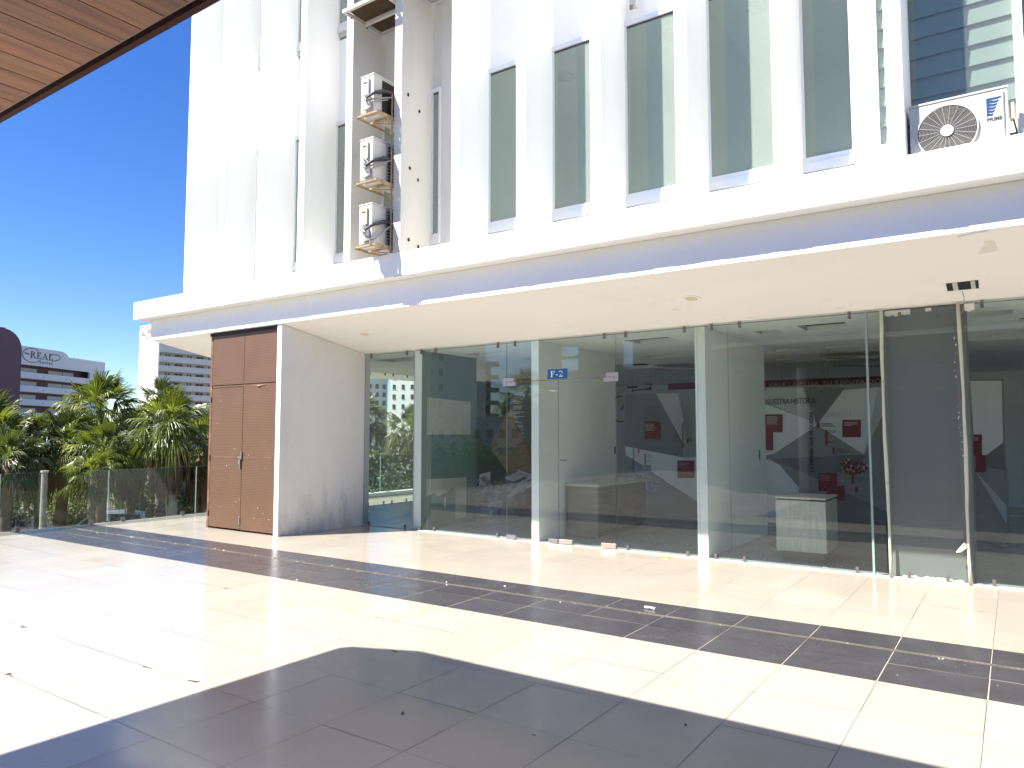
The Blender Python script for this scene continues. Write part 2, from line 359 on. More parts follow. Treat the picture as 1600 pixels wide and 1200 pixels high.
def serif(ch):
    # unit-height serif capitals as convex pieces: list of polygons, and the advance width
    def rect(x0, y0, x1, y1): return [(x0, y0), (x1, y0), (x1, y1), (x0, y1)]
    def arc(cx, cy, rx0, ry0, rx1, ry1, a0, a1, n=10):
        out = []
        for i in range(n):
            t0 = RAD(a0 + (a1 - a0) * i / n); t1 = RAD(a0 + (a1 - a0) * (i + 1) / n)
            out.append([(cx + rx0 * math.cos(t0), cy + ry0 * math.sin(t0)), (cx + rx1 * math.cos(t0), cy + ry1 * math.sin(t0)),
                        (cx + rx1 * math.cos(t1), cy + ry1 * math.sin(t1)), (cx + rx0 * math.cos(t1), cy + ry0 * math.sin(t1))])
        return out
    sl = .055
    if ch == 'F':
        return [rect(.12, sl, .30, 1 - sl), rect(.02, 0, .42, sl), rect(.02, 1 - sl, .64, 1), [(.54, .74), (.64, .70), (.64, 1 - sl), (.46, 1 - sl)],
                rect(.30, .48, .46, .54), [(.42, .38), (.48, .38), (.48, .64), (.42, .64)]], .72
    if ch == 'E':
        return [rect(.12, sl, .28, 1 - sl), rect(.02, 0, .66, sl), rect(.02, 1 - sl, .62, 1), [(.54, .76), (.62, .72), (.62, 1 - sl), (.46, 1 - sl)],
                rect(.28, .48, .44, .54), rect(.42, .40, .48, .62), [(.46, sl), (.66, sl), (.68, .30), (.60, .26)]], .74
    if ch == 'L':
        return [rect(.12, sl, .28, 1 - sl), rect(.02, 0, .62, sl), rect(.02, 1 - sl, .40, 1), [(.44, sl), (.62, sl), (.66, .34), (.58, .28)]], .70
    if ch == 'R':
        return [rect(.12, sl, .28, 1 - sl), rect(.02, 0, .40, sl), rect(.02, 1 - sl, .34, 1)] + arc(.34, .74, .14, .20, .31, .26, 90, -90) + \
               [rect(.28, .94, .34, 1), rect(.28, .48, .34, .54), [(.36, .50), (.52, .50), (.84, .05), (.66, .05)], rect(.62, 0, .90, sl)], .88
    if ch == 'A':
        return [[(.10, sl), (.17, sl), (.46, .90), (.42, 1)], [(.42, 1), (.46, .80), (.66, sl), (.84, sl), (.48, 1)], rect(.24, .30, .60, .36), rect(0, 0, .28, sl), rect(.56, 0, .94, sl)], .94
    if ch == '2':
        return arc(.30, .72, .14, .20, .28, .28, 165, -20) + [[(.57, .63), (.44, .63), (.05, .10), (.05, 0), (.22, .14)], [(.44, .66), (.57, .64), (.30, .16), (.16, .10)], [(.05, 0), (.56, 0), (.62, .28), (.56, .28), (.52, .15), (.16, .15)]], .70
    if ch == '-': return [rect(.06, .28, .34, .42)], .40
    return [], .4
def serif_text(mb, txt, org, r, u, width, height):
    x = 0; P = []
    for ch in txt:
        g, w = serif(ch)
        for p in g: P.append([(x + a, b) for a, b in p])
        x += w + .04
    kx = width / x; org, r, u = Vector(org), Vector(r), Vector(u)
    for p in P: mb.poly([org + r * a * kx + u * b * height for a, b in p])
# ================================================================== GROUND
b = MB(); b.add([(-900, -700, -4), (700, -700, -4), (700, 900, -4), (-900, 900, -4)], [(0, 1, 2, 3)]); struct('ground', b, 'earth')
b = MB(); b.box(-13.80, 14, -12, 24, -3.98, -.06); struct('plaza_podium', b, 'concrete')
b = MB(); b.add([(-13.78, -11.9, -.006), (13.9, -11.9, -.006), (13.9, 23.9, -.006), (-13.78, 23.9, -.006)], [(0, 1, 2, 3)]); struct('mortar_bed', b, 'grout')

XS = [-.2 + .604 * n for n in range(-22, 24)]
XS = [-13.76] + [x for x in XS if x > -13.6]
YF = [2.22 - .623 * k for k in range(22, 0, -1)] + [2.22, 2.84, 3.45, 4.085, 4.72, 5.37]
YB = [6.64 + .665 * k for k in range(0, 5)] + [9.37]
CH_ = {}
def chip(x, y, pts): CH_[(round(x, 1), round(y, 1))] = pts
def tiles(ys, gap, jitter=.0006, dark=False):
    mb = MB()
    for j in range(len(ys) - 1):
        for i in range(len(XS) - 1):
            x0, x1, y0, y1 = XS[i], XS[i + 1], ys[j], ys[j + 1]
            g = gap * R.choice((.55, .7, .8, 1, 1, 1.5)); g2 = gap * R.choice((.5, .7, .8, 1, 1, 1.6))
            k = 1 + R.gauss(0, .022 if not dark else .06); kk = 1 + R.gauss(0, .008)
            mb.tint = (k, k * kk, k * kk * kk)
            x0 += g; x1 -= g; y0 += g2; y1 -= g2
            h = [R.uniform(-jitter, jitter) for _ in range(4)]
            P = [(x0, y0, h[0]), (x1, y0, h[1]), (x1, y1, h[2]), (x0, y1, h[3])]
            q = CHIPS.get((i, j)) if not dark else None
            if q:
                c, a, bb = q; Q = []
                for n in range(4):
                    if n != c: Q.append(P[n]); continue
                    p, pv, nx = Vector(P[n]), Vector(P[n - 1]), Vector(P[(n + 1) % 4])
                    Q += [tuple(p + (pv - p).normalized() * a), tuple(p + (nx - p).normalized() * bb)]
                P = Q
            mb.poly(P)
    return mb
def cell(x, y, ys):
    i = max(k for k in range(len(XS)) if XS[k] <= x); j = max(k for k in range(len(ys)) if ys[k] <= y); return i, j
CHIPS = {}
for (x, y, c, a, bb) in ((-5.3, 2.6, 0, .03, .13), (-5.0, 2.5, 3, .10, .02), (-4.6, 3.3, 1, .10, .035), (-1.3, 3.6, 3, .12, .03), (-7.0, 2.5, 2, .04, .10), (-.9, 3.8, 1, .05, .12), (-3.9, 3.7, 2, .03, .08), (-9.2, 3.3, 0, .07, .03), (-6.4, 4.2, 3, .03, .07), (-.3, 3.8, 0, .06, .09)):
    CHIPS[cell(x, y, YF)] = (c, a, bb)
struct('plaza_floor', tiles(YF, .0016), 'tile')
CHIPS = {}
struct('storefront_walkway', tiles(YB, .0013), 'tile')
b = MB()
for k in range(23): 
    for (xa, xb) in ((-13.76, -13.17), (-13.166, -12.6), (-12.596, -12.0)):
        y0 = 9.374 + .604 * k
        if y0 < 23: b.poly([(xa, y0, 0), (xb, y0, 0), (xb, y0 + .6, 0), (xa, y0 + .6, 0)])
struct('side_walkway', b, 'tile')
b = MB(); b.add([(-13.76, 5.37, -.0014), (13.9, 5.37, -.0014), (13.9, 6.64, -.0014), (-13.76, 6.64, -.0014)], [(0, 1, 2, 3)]); struct('pale_joint_bed', b, 'lightgrout')
CHIPS = {}
struct('dark_tile_band', tiles([5.37, 5.832, 6.168], .0032, dark=True), 'darktile')
struct('dark_tile_edge', tiles([6.222, 6.64], .0032, dark=True), 'darktile')
# slotted channel drain in the dark band
dr = MB()
dr.box(-13.74, 8, 6.170, 6.180, -.02, .001); dr.box(-13.74, 8, 6.208, 6.219, -.02, .001)
x = -13.74
while x < 8:
    dr.obox((x + .01, 6.194, -.0025), (1, .35, 0), (-.35, 1, 0), (0, 0, 1), .0065, .016, .004); x += .034 if x > -7 else .05
dg = dr.build('channel_drain', 'drain'); tag(dg, 'narrow grated drain channel running along the charcoal tile band', 'drain')
b = MB(); b.add([(-13.74, 6.165, -.0009), (8, 6.165, -.0009), (8, 6.224, -.0009), (-13.74, 6.224, -.0009)], [(0, 1, 2, 3)]); b.build('channel_bed', 'chip', dg)
b = MB(); b.box(-13.79, -13.55, 10.6, 23.5, .004, .105); struct('kerb', b, 'white')

# lower level: road, car park, river
b = MB(); 
b.poly([at(-260, 866, 30).xy.to_tuple() + (-3.996,), at(700, 866, 30).xy.to_tuple() + (-3.996,), at(900, 790, 58).xy.to_tuple() + (-3.996,), at(-300, 790, 54).xy.to_tuple() + (-3.996,)]); struct('car_park', b, 'asphalt')
b = MB(); b.poly([at(x, 760, d).xy.to_tuple() + (-3.992,) for x, d in ((-900, 66), (60, 70), (320, 72), (900, 80), (1000, 128), (320, 128), (60, 122), (-900, 110))]); struct('river', b, 'water')

# ================================================================== THE OFFICE BUILDING
B = thing('office_building', 'white modernist office building with tall vertical fins over a glass shopfront', 'building', (-3, 9.3, 0))
XE = 8.0
b = MB()
b.box(-13.65, XE, 7.25, 7.38, 3.757, 4.09)               # upstand lip of the ledge
b.box(-13.65, -13.52, 7.38, 20, 3.757, 4.09)
b.build('ledge', 'white', B, bevel=.008)
b = MB(); b.box(-13.52, XE, 7.38, 20, 3.76, 3.96); b.build('ledge_slab', 'white', B)
b = MB()
prof = [(7.46, 3.375), (9.40, 3.036), (9.40, 3.756), (7.46, 3.756)]
b.prism([(-13.4, y, z) for y, z in prof], (XE + 13.4, 0, 0)); sf = b.build('canopy_soffit', 'soffit', B)
sf.data.materials.append(M['white'])
for p in sf.data.polygons:
    if p.normal.y < -.9: p.material_index = 1
b = MB(); b.box(-13.4, -11.9, 9.40, 20, 3.04, 3.756); b.build('side_soffit', 'soffit', B)

FX = [-12.02, -11.03, -9.995, -8.985, -7.95, -6.972, -5.94, -4.916, -3.886, -2.862, -1.856]
for i, fx in enumerate(FX + [-.85, 2.2, 3.2, 4.2, 5.2, 6.2, 7.2]):
    b = MB(); b.box(fx, fx + .143, 7.252, 7.94, 3.97, 12.5)
    b.build('fin', 'dirty' if i in (4, 5) else 'fin', B, bevel=.006)
# wall strips between the fins
def bays():
    L = FX + [-.85, 2.2]
    for i in range(len(L) - 1): yield i, L[i] + .143, L[i + 1]
wall = MB()
for i, x0, x1 in bays():
    w = MB() if i in (4, 5) else wall
    w.box(x0, x1, 7.96, 8.02, 3.961, 4.24); w.box(x0, x1, 7.92, 8.02, 6.63, 8.02); w.box(x0, x1, 7.92, 8.02, 10.4, 12.5)
    if i in (4, 5):
        v_, f_ = w.v, w.f
        for n_, nm in ((0, 'sill_wall'), (1, 'spandrel_wall'), (2, 'parapet_wall')):
            t_ = MB(); t_.add(v_[8 * n_:8 * n_ + 8], [[k - 8 * n_ for k in f] for f in f_[6 * n_:6 * n_ + 6]]); t_.build(nm, 'dirty', B)
for fx in FX + [-.85, 2.2]: wall.box(fx, fx + .143, 7.94, 8.02, 3.961, 12.5)
wall.box(-12.02, -11.877, 8.02, 20, 3.961, 12.5); wall.box(2.343, XE, 7.94, 8.02, 3.961, 12.5)
wall.box(XE - .15, XE, 8.02, 20, 3.961, 12.5); wall.box(-11.877, XE - .15, 19.85, 20, 3.961, 12.5)
wall.build('upper_wall', 'white', B)
b = MB(); b.box(-11.877, XE - .15, 8.02, 19.85, 12.3, 12.5); b.build('roof_slab', 'roofwhite', B)
# upper rooms (seen through the window glass)
b = MB(); b.box(-11.87, XE - .16, 8.03, 19.8, 3.965, 4.06); b.build('upper_floor', 'infloor', B)
b = MB(); b.box(-11.87, XE - .16, 8.03, 19.8, 6.95, 7.6); b.build('upper_ceiling', 'inceil', B)
b = MB()
b.box(-11.87, XE - .16, 11.2, 11.3, 4.061, 6.949); b.box(-11.87, XE - .16, 11.2, 11.3, 7.601, 12.29)
for x in (-6.1, -3.05, -1.03): b.box(x, x + .1, 8.3, 11.199, 4.061, 6.949)
b.build('upper_partition', 'inwall', B)
for (x, y) in ((-5.35, 9.2), (-3.6, 9.0), (-2.45, 9.0), (-1.5, 9.3)):
    b = MB(); b.ring((x, y, 6.93), (0, 0, 1), .0, .13, .018, 24); b.build('room_downlight', 'p_light', B)
# windows
pier5 = (-6.66, -5.94)
def window(x0, x1, z0, z1, full=True):
    f = MB()
    f.box(x0, x1, 7.86, 7.92, z0 - .155, z0 - .06); f.box(x0, x1, 7.875, 7.92, z0 - .06, z0); f.box(x0, x1, 7.87, 7.92, z1, z1 + .06)
    f.box(x0, x0 + .025, 7.88, 7.918, z0, z1); f.box(x1 - .03, x1, 7.875, 7.918, z0, z1)
    o = f.build('window', 'alu', B)
    g = MB(); g.box(x0 + .026, x1 - .031, 7.896, 7.904, z0 + .001, z1 - .001); g.build('pane', 'winglass', o)
    g = MB(); g.box(x0, x1, 7.89, 7.96, z0 - .235, z0 - .157); g.build('track', 'steel', o)
    g = MB(); g.box(x0 + .026, x1 - .031, 7.892, 7.910, z1 - .022, z1 - .002); g.build('gasket', 'darkgap', o)
for i, x0, x1 in bays():
    if i == 5: x1 = pier5[0]
    if i == 10: x1 = -1.21
    if i < 11:
        window(x0 + .001, x1 - .001, 4.475, 6.565)
        window(x0 + .001, x1 - .001, 8.27, 10.33)
b = MB(); b.box(pier5[0], pier5[1], 7.90, 7.99, 3.962, 12.4); b.build('pier', 'dirty', B)
b = MB(); b.box(-1.208, -1.01, 7.835, 7.95, 3.962, 12.4); b.box(-1.0095, -.8505, 7.866, 7.95, 3.962, 4.318); b.box(-1.009, -.985, 7.86, 7.95, 4.319, 12.4); b.build('pier', 'white', B, bevel=.004)
b = MB(); b.box(-.975, -.88, 7.858, 7.8655, 4.235, 4.30); b.build('wall_socket', 'greycable', B)
def louvre(x0, x1, z0, z1):
    f = MB(); f.box(x0, x1, 7.86, 7.92, z0 - .13, z0); 
    o = f.build('window', 'alu', B)
    s = MB(); z = z0
    while z < z1:
        s.add([(x0, 7.91, z), (x1, 7.91, z), (x1, 7.945, z + .205), (x0, 7.945, z + .205), (x0, 7.922, z), (x1, 7.922, z), (x1, 7.957, z + .205), (x0, 7.957, z + .205)],
              [(0, 1, 2, 3), (4, 7, 6, 5), (0, 4, 5, 1), (3, 2, 6, 7), (0, 3, 7, 4), (1, 5, 6, 2)]); z += .2
    s.build('slat_blind', 'blind', o)
    g = MB(); g.box(x0, x1, 7.875, 7.882, z0, z1); g.build('pane', 'louvreglass', o)
louvre(-.984, -.851, 4.45, 8.0); louvre(-.706, .125, 4.45, 8.0); louvre(.20, 2.19, 4.45, 8.0)
b = MB(); b.box(.126, .199, 7.79, 7.96, 3.962, 10.39); b.build('window_mullion', 'white', B)
# anchor holes and stains left on the fin beside the condensers
b = MB()
for (y, z) in ((7.38, 6.36), (7.62, 6.21), (7.43, 5.32), (7.60, 5.20), (7.42, 4.30), (7.62, 4.24)):
    c = Vector((-6.828, y, z))
    for k in range(3):
        a = R.uniform(0, 6.3); P = []
        for n in range(7):
            t = a + n * .9; rr = R.uniform(.012, .028); P.append((c.x, c.y + math.cos(t) * rr, c.z + math.sin(t) * rr * 1.2 - .006 * k))
        b.prism(P, (.0015 * (k + 1), 0, 0))
b.build('anchor_hole', 'plenum', B)
# roof-space vent left in the soffit, ragged hole with joists, dangling wire
def soff_z(y): return 3.375 - (y - 7.46) * (3.375 - 3.036) / (9.40 - 7.46)
def on_soffit(mb, pts, th=.004):
    mb.prism([(x, y, soff_z(y) - .0005) for x, y in pts], (0, 0, -th))
b = MB(); on_soffit(b, [(-.535, 8.70), (-.245, 8.69), (-.25, 8.945), (-.36, 8.96), (-.53, 8.97)], .003); vh = b.build('ceiling_opening', 'plenum', B)
b = MB(); on_soffit(b, [(-.475, 8.70), (-.43, 8.70), (-.43, 8.955), (-.475, 8.96)], .006); on_soffit(b, [(-.315, 8.695), (-.275, 8.695), (-.275, 8.945), (-.315, 8.945)], .006); b.build('joist', 'alu', vh)
b = MB(); on_soffit(b, [(-.545, 8.97), (-.53, 8.925), (-.24, 8.93), (-.235, 8.955), (-.37, 8.985)], .008); on_soffit(b, [(-.555, 8.68), (-.53, 8.70), (-.53, 8.93), (-.56, 8.99)], .005); b.build('torn_edge', 'inceil', vh)
b = MB()
P = [(-.40, 8.93, soff_z(8.93)), (-.39, 9.05, 3.05), (-.40, 9.17, 2.96), (-.43, 9.22, 2.90)]
b.tube(P, .0035, 6); b.build('loose_wire', 'greycable', vh)
# peeling paint and patches on the soffit
b = MB()
on_soffit(b, [(-.36, 7.52), (-.335, 7.60), (-.32, 7.53), (-.26, 7.54), (-.24, 7.56), (-.20, 7.51), (-.12, 7.475), (-.2, 7.485)], .014)
b.build('peeling_paint', 'inceil', B)
b = MB()
on_soffit(b, [(-.165, 7.72), (-.09, 7.73), (-.06, 7.95), (-.10, 7.985), (-.15, 7.99), (-.22, 8.00), (-.20, 7.90), (-.16, 7.83)], .003)
b.build('plaster_patch', 'filler', B)
b = MB()
for k in range(46):
    x = R.uniform(-8.5, .5); y = R.uniform(9.12, 9.33) if R.random() < .65 else R.uniform(7.6, 9.2); a = R.uniform(0, 6.3); L = R.uniform(.01, .05)
    on_soffit(b, [(x, y), (x + L * math.cos(a), y + L * .5 * math.sin(a)), (x + L * .7 * math.cos(a + .5), y + .6 * L * math.sin(a + .5))], .002)
for (px, py) in ((-5.2, 8.95), (-3.55, 8.35), (-3.35, 8.6), (-1.6, 9.2), (-2.7, 9.22), (-1.2, 9.25)):
    for k in range(4):
        a = R.uniform(-.4, .4); x = px + R.uniform(-.15, .15); y = py + R.uniform(-.06, .06); L = R.uniform(.04, .1)
        on_soffit(b, [(x, y), (x + L, y + a * L), (x + L, y + a * L + .008), (x, y + .006)], .002)
b.build('flaked_paint', 'filler', B)
b = MB(); q = random.Random(15); x = -13.4
while x < XE - .6:
    L = q.uniform(.05, .5)
    if q.random() < .6: b.box(x, x + L, 7.2488, 7.2502, 3.757 + q.uniform(0, .003), 3.757 + q.uniform(.004, .007))
    x += L + q.uniform(.02, .3)
for k in range(14):
    x, z, r_ = q.uniform(-11, .3), q.uniform(3.80, 4.05), q.uniform(.003, .006); b.box(x - r_, x + r_, 7.2488, 7.2502, z - r_, z + r_)
tag(b.build('hairline_crack', 'debris', B), kind='stuff')
# utility closet under the canopy
b = MB()
b.box(-11.58, -9.60, 9.36, 9.45, -.05, 3.05); 
b.prism([(-9.60, 7.50, -.05), (-9.60, 9.36, -.05), (-9.60, 9.36, 3.036), (-9.60, 7.50, 3.362)], (-.10, 0, 0))
b.prism([(-11.58, 7.60, -.05), (-11.58, 9.36, -.05), (-11.58, 9.36, 3.036), (-11.58, 7.60, 3.344)], (.03, 0, 0))
b.build('closet_wall', 'sidewall', B)
b = MB(); b.box(-9.703, -9.597, 7.488, 7.4995, 0, 3.364); b.build('closet_jamb', 'white', B)
b = MB()
for x in (-11.545, -9.73): b.box(x - .035, x + .022, 7.545, 7.585, 0, 3.33)
b.box(-11.54, -9.71, 7.546, 7.586, 3.31, 3.35); b.box(-11.497, -9.753, 7.548, 7.588, 2.41, 2.45)
b.build('door_frame', 'rustframe', B)
b = MB(); b.box(-11.548, -9.704, 7.50, 7.543, 3.312, 3.355); b.build('lintel_shade', 'plenum', B)  # dark bar painted in for the canopy lip's shadow over the doors
def perf(name, x0, x1, z0, z1, mids, hinge=None):
    p = MB(); p.box(x0, x1, 7.536, 7.541, z0, z1); o = p.build(name, 'rustdoor', B)
    f = MB()
    for (a, c) in ((x0, x0 + .022), (x1 - .022, x1)): f.box(a, c, 7.541, 7.565, z0, z1)
    for z in [z0 + .012] + mids + [z1 - .012]: f.box(x0 + .0221, x1 - .0221, 7.5335 if z in mids else 7.5412, 7.563, z - .011, z + .011)
    f.build('angle_frame', 'rustframe', o)
    return o
perf('transom_panel', -11.50, -10.62, 2.452, 3.311, []); perf('transom_panel', -10.61, -9.745, 2.452, 3.311, [])
dl = perf('closet_door', -11.50, -10.625, .035, 2.40, [1.215]); d2 = perf('closet_door', -10.615, -9.745, .03, 2.408, [1.225])
b = MB()
b.box(-10.70, -10.60, 7.515, 7.530, 1.215, 1.235); b.box(-10.65, -10.632, 7.512, 7.534, 1.03, 1.22); b.box(-10.62, -10.60, 7.508, 7.534, 1.19, 1.32); b.box(-10.672, -10.630, 7.505, 7.52, 1.115, 1.175)
b.build('bolt_latch', 'steel', dl)
b = MB(); b.box(-10.655, -10.628, 7.525, 7.5355, .12, .22); b.build('floor_bolt', 'steel', dl)
for z in (.25, 1.2, 2.2):
    b = MB(); b.cyl((-11.515, 7.53, z - .05), (-11.515, 7.53, z + .05), .013, 10); b.build('hinge', 'rustframe', dl)
    b = MB(); b.cyl((-9.73, 7.53, z - .05), (-9.73, 7.53, z + .05), .013, 10); b.build('hinge', 'rustframe', d2)
b = MB()
for (n, x0, x1) in ((11, -11.45, -10.65), (13, -10.6, -9.77)):
    for k in range(n):
        x = R.uniform(x0, x1); z = R.uniform(.1, 2.3); r_ = R.uniform(.002, .006); b.box(x - r_, x + r_, 7.5335, 7.5355, z - r_, z + r_)
b.build('paint_fleck', 'litter', d2)
b = MB(); b.prism([(-10.28, 7.5362, 2.409), (-10.22, 7.52, 2.385), (-10.1, 7.53, 2.40), (-10.0, 7.5362, 2.41)], (0, -.003, .006)); b.build('bent_lip', 'rustframe', d2)

# ---------------- shopfront glass
def pane(x0, x1, z0, z1, y=9.32, name='glass_panel', clamps=True, par=B):
    g = MB(); g.box(x0, x1, y - .005, y + .005, z0, z1); o = g.build(name, ['glass', 'glassedge'], par)
    for p in o.data.polygons:
        if abs(p.normal.y) < .5: p.material_index = 1
    if clamps:
        for fx in ((x0 + .16, x1 - .16) if x1 - x0 > .6 else ((x0 + x1) / 2,)):
            for z, s in ((z0 - .01, 1), (z1 + .01, -1)):
                c = MB(); c.box(fx - .016, fx + .016, y - .028, y - .0055, z, z + s * .055); c.cyl((fx, y - .03, z + s * .062), (fx, y - .006, z + s * .062), .019, 12)
                c.build('glass_clamp', 'clamp', o)
    return o
ZT = 3.03
pane(-12.05, -11.60, .012, ZT, clamps=False)
pane(-9.595, -8.42, .012, ZT); pane(-8.405, -8.10, .012, ZT); pane(-8.094, -6.495, .012, ZT)
pane(-6.489, -4.622, 2.418, ZT, name='glass_transom')
d = pane(-6.484, -5.566, .022, 2.408, name='glass_door', clamps=False)
e = pane(-5.556, -4.628, .022, 2.408, name='glass_door', clamps=False)
def patch(o, x0, x1, z0, z1, m='steel'):
    c = MB(); c.box(x0, x1, 9.296, 9.3145, z0, z1); c.box(x0, x1, 9.3255, 9.344, z0, z1); return c.build('patch_fitting', m, o, bevel=.002)
M['patch'] = mat('satin_nickel', (.60, .52, .47), .32, .75)
patch(d, -6.482, -6.32, .014, .07); patch(d, -5.73, -5.57, .014, .07); patch(e, -5.55, -5.33, .014, .075, 'patch'); patch(e, -4.86, -4.632, .014, .08, 'patch')
c = MB(); c.box(-6.55, -6.486, 9.295, 9.3145, 2.35, 2.475); c.box(-6.486, -6.31, 9.295, 9.3145, 2.418, 2.475); c.build('corner_fitting', 'patch', d); patch(d, -6.48, -6.315, 2.352, 2.41, 'patch')
c = MB(); c.box(-4.626, -4.57, 9.295, 9.3145, 2.35, 2.475); c.box(-4.80, -4.626, 9.295, 9.3145, 2.418, 2.475); c.build('corner_fitting', 'patch', e); patch(e, -4.80, -4.632, 2.352, 2.41, 'patch')
c = MB(); c.box(-6.30, -4.805, 9.312, 9.328, 2.4085, 2.4165); c.build('door_stop', 'ply', d)
c = MB(); c.box(-5.53, -5.42, 9.300, 9.312, 1.22, 1.232); c.build('door_latch', 'darkgap', e)
pane(-4.612, -3.43, .012, ZT); pane(-3.42, -3.02, .012, ZT); pane(-3.012, -1.398, .012, ZT); pane(-1.370, -1.25, .012, ZT, clamps=False)
pane(-1.19, -.50, .012, 2.98); pane(-.40, .80, .012, ZT); pane(.81, 2.3, .012, ZT); pane(2.31, 4.0, .012, ZT); pane(4.01, 6.0, .012, ZT); pane(6.01, XE, .012, ZT)
M['sillpaint'] = mat('sill_mortar', (.50, .50, .46), .7, var=.1, vscale=6)
for a_ in ((-12.1, -11.59, .011), (-9.595, -6.49, .0105), (-4.62, XE, .0105), (-6.489, -4.621, .004)):
    b = MB(); b.box(a_[0], a_[1], 9.287, 9.352, -.02, a_[2]); b.build('sill', 'sillpaint', B)
for k in range(8):
    y0 = 9.47 + .76 * k
    g = MB(); g.box(-12.105, -12.095, y0, y0 + .752, .012, ZT); o = g.build('glass_panel', 'glass', B)
    for yy in (y0 + .13, y0 + .62):
        for z, s in ((.0, 1), (ZT + .01, -1)):
            c = MB(); c.box(-12.094, -12.07, yy - .016, yy + .016, z, z + s * .07); c.build('glass_clamp', 'clamp', o)
g = MB(); g.box(-1.396, -1.372, 9.302, 9.338, .012, 3.03); g.build('glass_joint', 'glassedge', B)
for k in range(8):  # unseen east glazing, added to let skylight brighten the shop
    y0 = 9.42 + 1.29 * k
    g = MB(); g.box(XE + .02, XE + .03, y0, y0 + 1.28, .012, ZT); g.build('glass_panel', 'glass', B)
# foam backer strips hanging at the joints beside the grey column
def strip(x0, x1, zt, zb, seedv):
    q = random.Random(seedv); P = []; n = 16
    for i in range(n):
        t = i / (n - 1); P.append((x0 + (x1 - x0) * t + math.sin(t * 7 + seedv) * .007 + q.uniform(-.003, .003), 9.293 + math.sin(t * 5) * .004, zt + (zb - zt) * t))
    m_ = MB(); m_.tube(P, [.017 + .003 * math.sin(i * .9) for i in range(n)], 10); return m_.build('foam_strip', 'foam', B, smooth=True)
st = strip(-1.225, -1.215, 3.03, .01, 2); s2 = strip(-.455, -.448, 3.04, .01, 5)
c = MB()
for (x, z) in ((-1.222, 2.2), (-1.215, 1.05)): c.tube([(x - .022, 9.285, z), (x, 9.270, z + .004), (x + .022, 9.285, z)], .004, 6)
c.build('tape_band', 'greycable', st)
c = MB(); c.prism([(-.46, 9.268, .40), (-.53, 9.262, .34), (-.57, 9.255, .335), (-.53, 9.256, .39), (-.49, 9.26, .44)], (0, .012, .01)); c.build('torn_flap', 'foam', s2)
# grey column behind the glass and its torn paint
b = MB()
P = []
for (cx_, cy_, a0) in ((-1.16, 9.45, 180), (-.49, 9.45, 270), (-.49, 10.0, 0), (-1.16, 10.0, 90)):
    for k in range(6): a = RAD(a0 + k * 18); P.append((cx_ + .08 * math.cos(a), cy_ + .08 * math.sin(a), 0))
b.prism(P, (0, 0, 3.03)); b.build('column', 'greycol', B)
b = MB()
q = random.Random(3)
def ragged(x0, x1, z0, z1, y, n=12, amp=.03, side='bottom'):
    b = MB()
    top = [(x0 + (x1 - x0) * i / n, y, (z1 if side == 'bottom' else z0)) for i in range(n + 1)]
    bot = [(x1 - (x1 - x0) * i / n, y, (z0 if side == 'bottom' else z1) + q.uniform(-amp, amp)) for i in range(n + 1)]
    b.prism(top + bot, (0, .002, 0)); b.build('torn_paint', 'filler', B)
ragged(-1.19, -.93, 2.965, 3.025, 9.3605, 10, .012); ragged(-.78, -.72, 2.98, 3.02, 9.3605, 4, .008); ragged(-.40, -.31, 2.93, 3.02, 9.3, 4, .03)
ragged(-1.1, -.51, .012, .03, 9.3605, 24, .012, 'top')
for k in range(30):
    z = 2.65 - k * .045 + q.uniform(-.02, .02); x = -.52 + (k * .001) + q.uniform(-.012, .012); w = q.uniform(.004, .02); h_ = q.uniform(.006, .04)
    if 10 < k < 17 or q.random() < .25: continue
    b.prism([(x, 9.3605, z), (x + w, 9.3605, z + .004), (x + w * .8, 9.3605, z + h_), (x + .002, 9.3605, z + h_ * .8)], (0, .0015, 0))
b.build('flaked_paint', 'filler', B)

# ---------------- interior
b = MB(); b.add([(-12.08, 9.375, .0), (XE, 9.375, .0), (XE, 19.8, .0), (-12.08, 19.8, .0)], [(0, 1, 2, 3)]); b.build('shop_floor', 'infloor', B)
holes = [(-2.32, -1.74, 10.02, 10.62), (-2.93, -2.62, 10.24, 10.62), (-3.35, -2.9, 12.6, 12.95), (-4.85, -4.16, 10.1, 10.68), (-2.55, -2.0, 12.6, 12.95), (-10.1, -9.2, 10.05, 10.6), (-.36, .03, 10.1, 10.5), (.1, .7, 10.9, 11.5), (-1.75, -1.0, 11.6, 12.0), (-7.6, -6.7, 11.5, 12.3), (-6.9, -6.1, 13.6, 14.6), (-1.9, -.6, 14.2, 15.2), (-3.7, -2.6, 14.6, 15.1), (-.6, .5, 12.6, 13.2), (-5.6, -4.9, 12.4, 12.8), (-8.0, -7.2, 10.2, 10.6)]
xs = sorted({-12.08, XE} | {h[0] for h in holes} | {h[1] for h in holes}); ys = sorted({9.405, 19.8} | {h[2] for h in holes} | {h[3] for h in holes})
b = MB()
for i in range(len(xs) - 1):
    for j in range(len(ys) - 1):
        mx_, my_ = (xs[i] + xs[i + 1]) / 2, (ys[j] + ys[j + 1]) / 2
        if any(h[0] < mx_ < h[1] and h[2] < my_ < h[3] for h in holes): continue
        b.poly([(xs[i], ys[j], 3.03), (xs[i], ys[j + 1], 3.03), (xs[i + 1], ys[j + 1], 3.03), (xs[i + 1], ys[j], 3.03)])
for h in holes:
    for (a, c) in (((h[0], h[2]), (h[1], h[2])), ((h[1], h[2]), (h[1], h[3])), ((h[1], h[3]), (h[0], h[3])), ((h[0], h[3]), (h[0], h[2]))):
        b.poly([(*a, 3.03), (*c, 3.03), (*c, 3.10), (*a, 3.10)])
b.build('shop_ceiling', 'inceil', B)
b = MB(); b.box(-12.08, XE, 9.405, 19.8, 3.5, 3.7); b.build('ceiling_void', 'plenum', B)
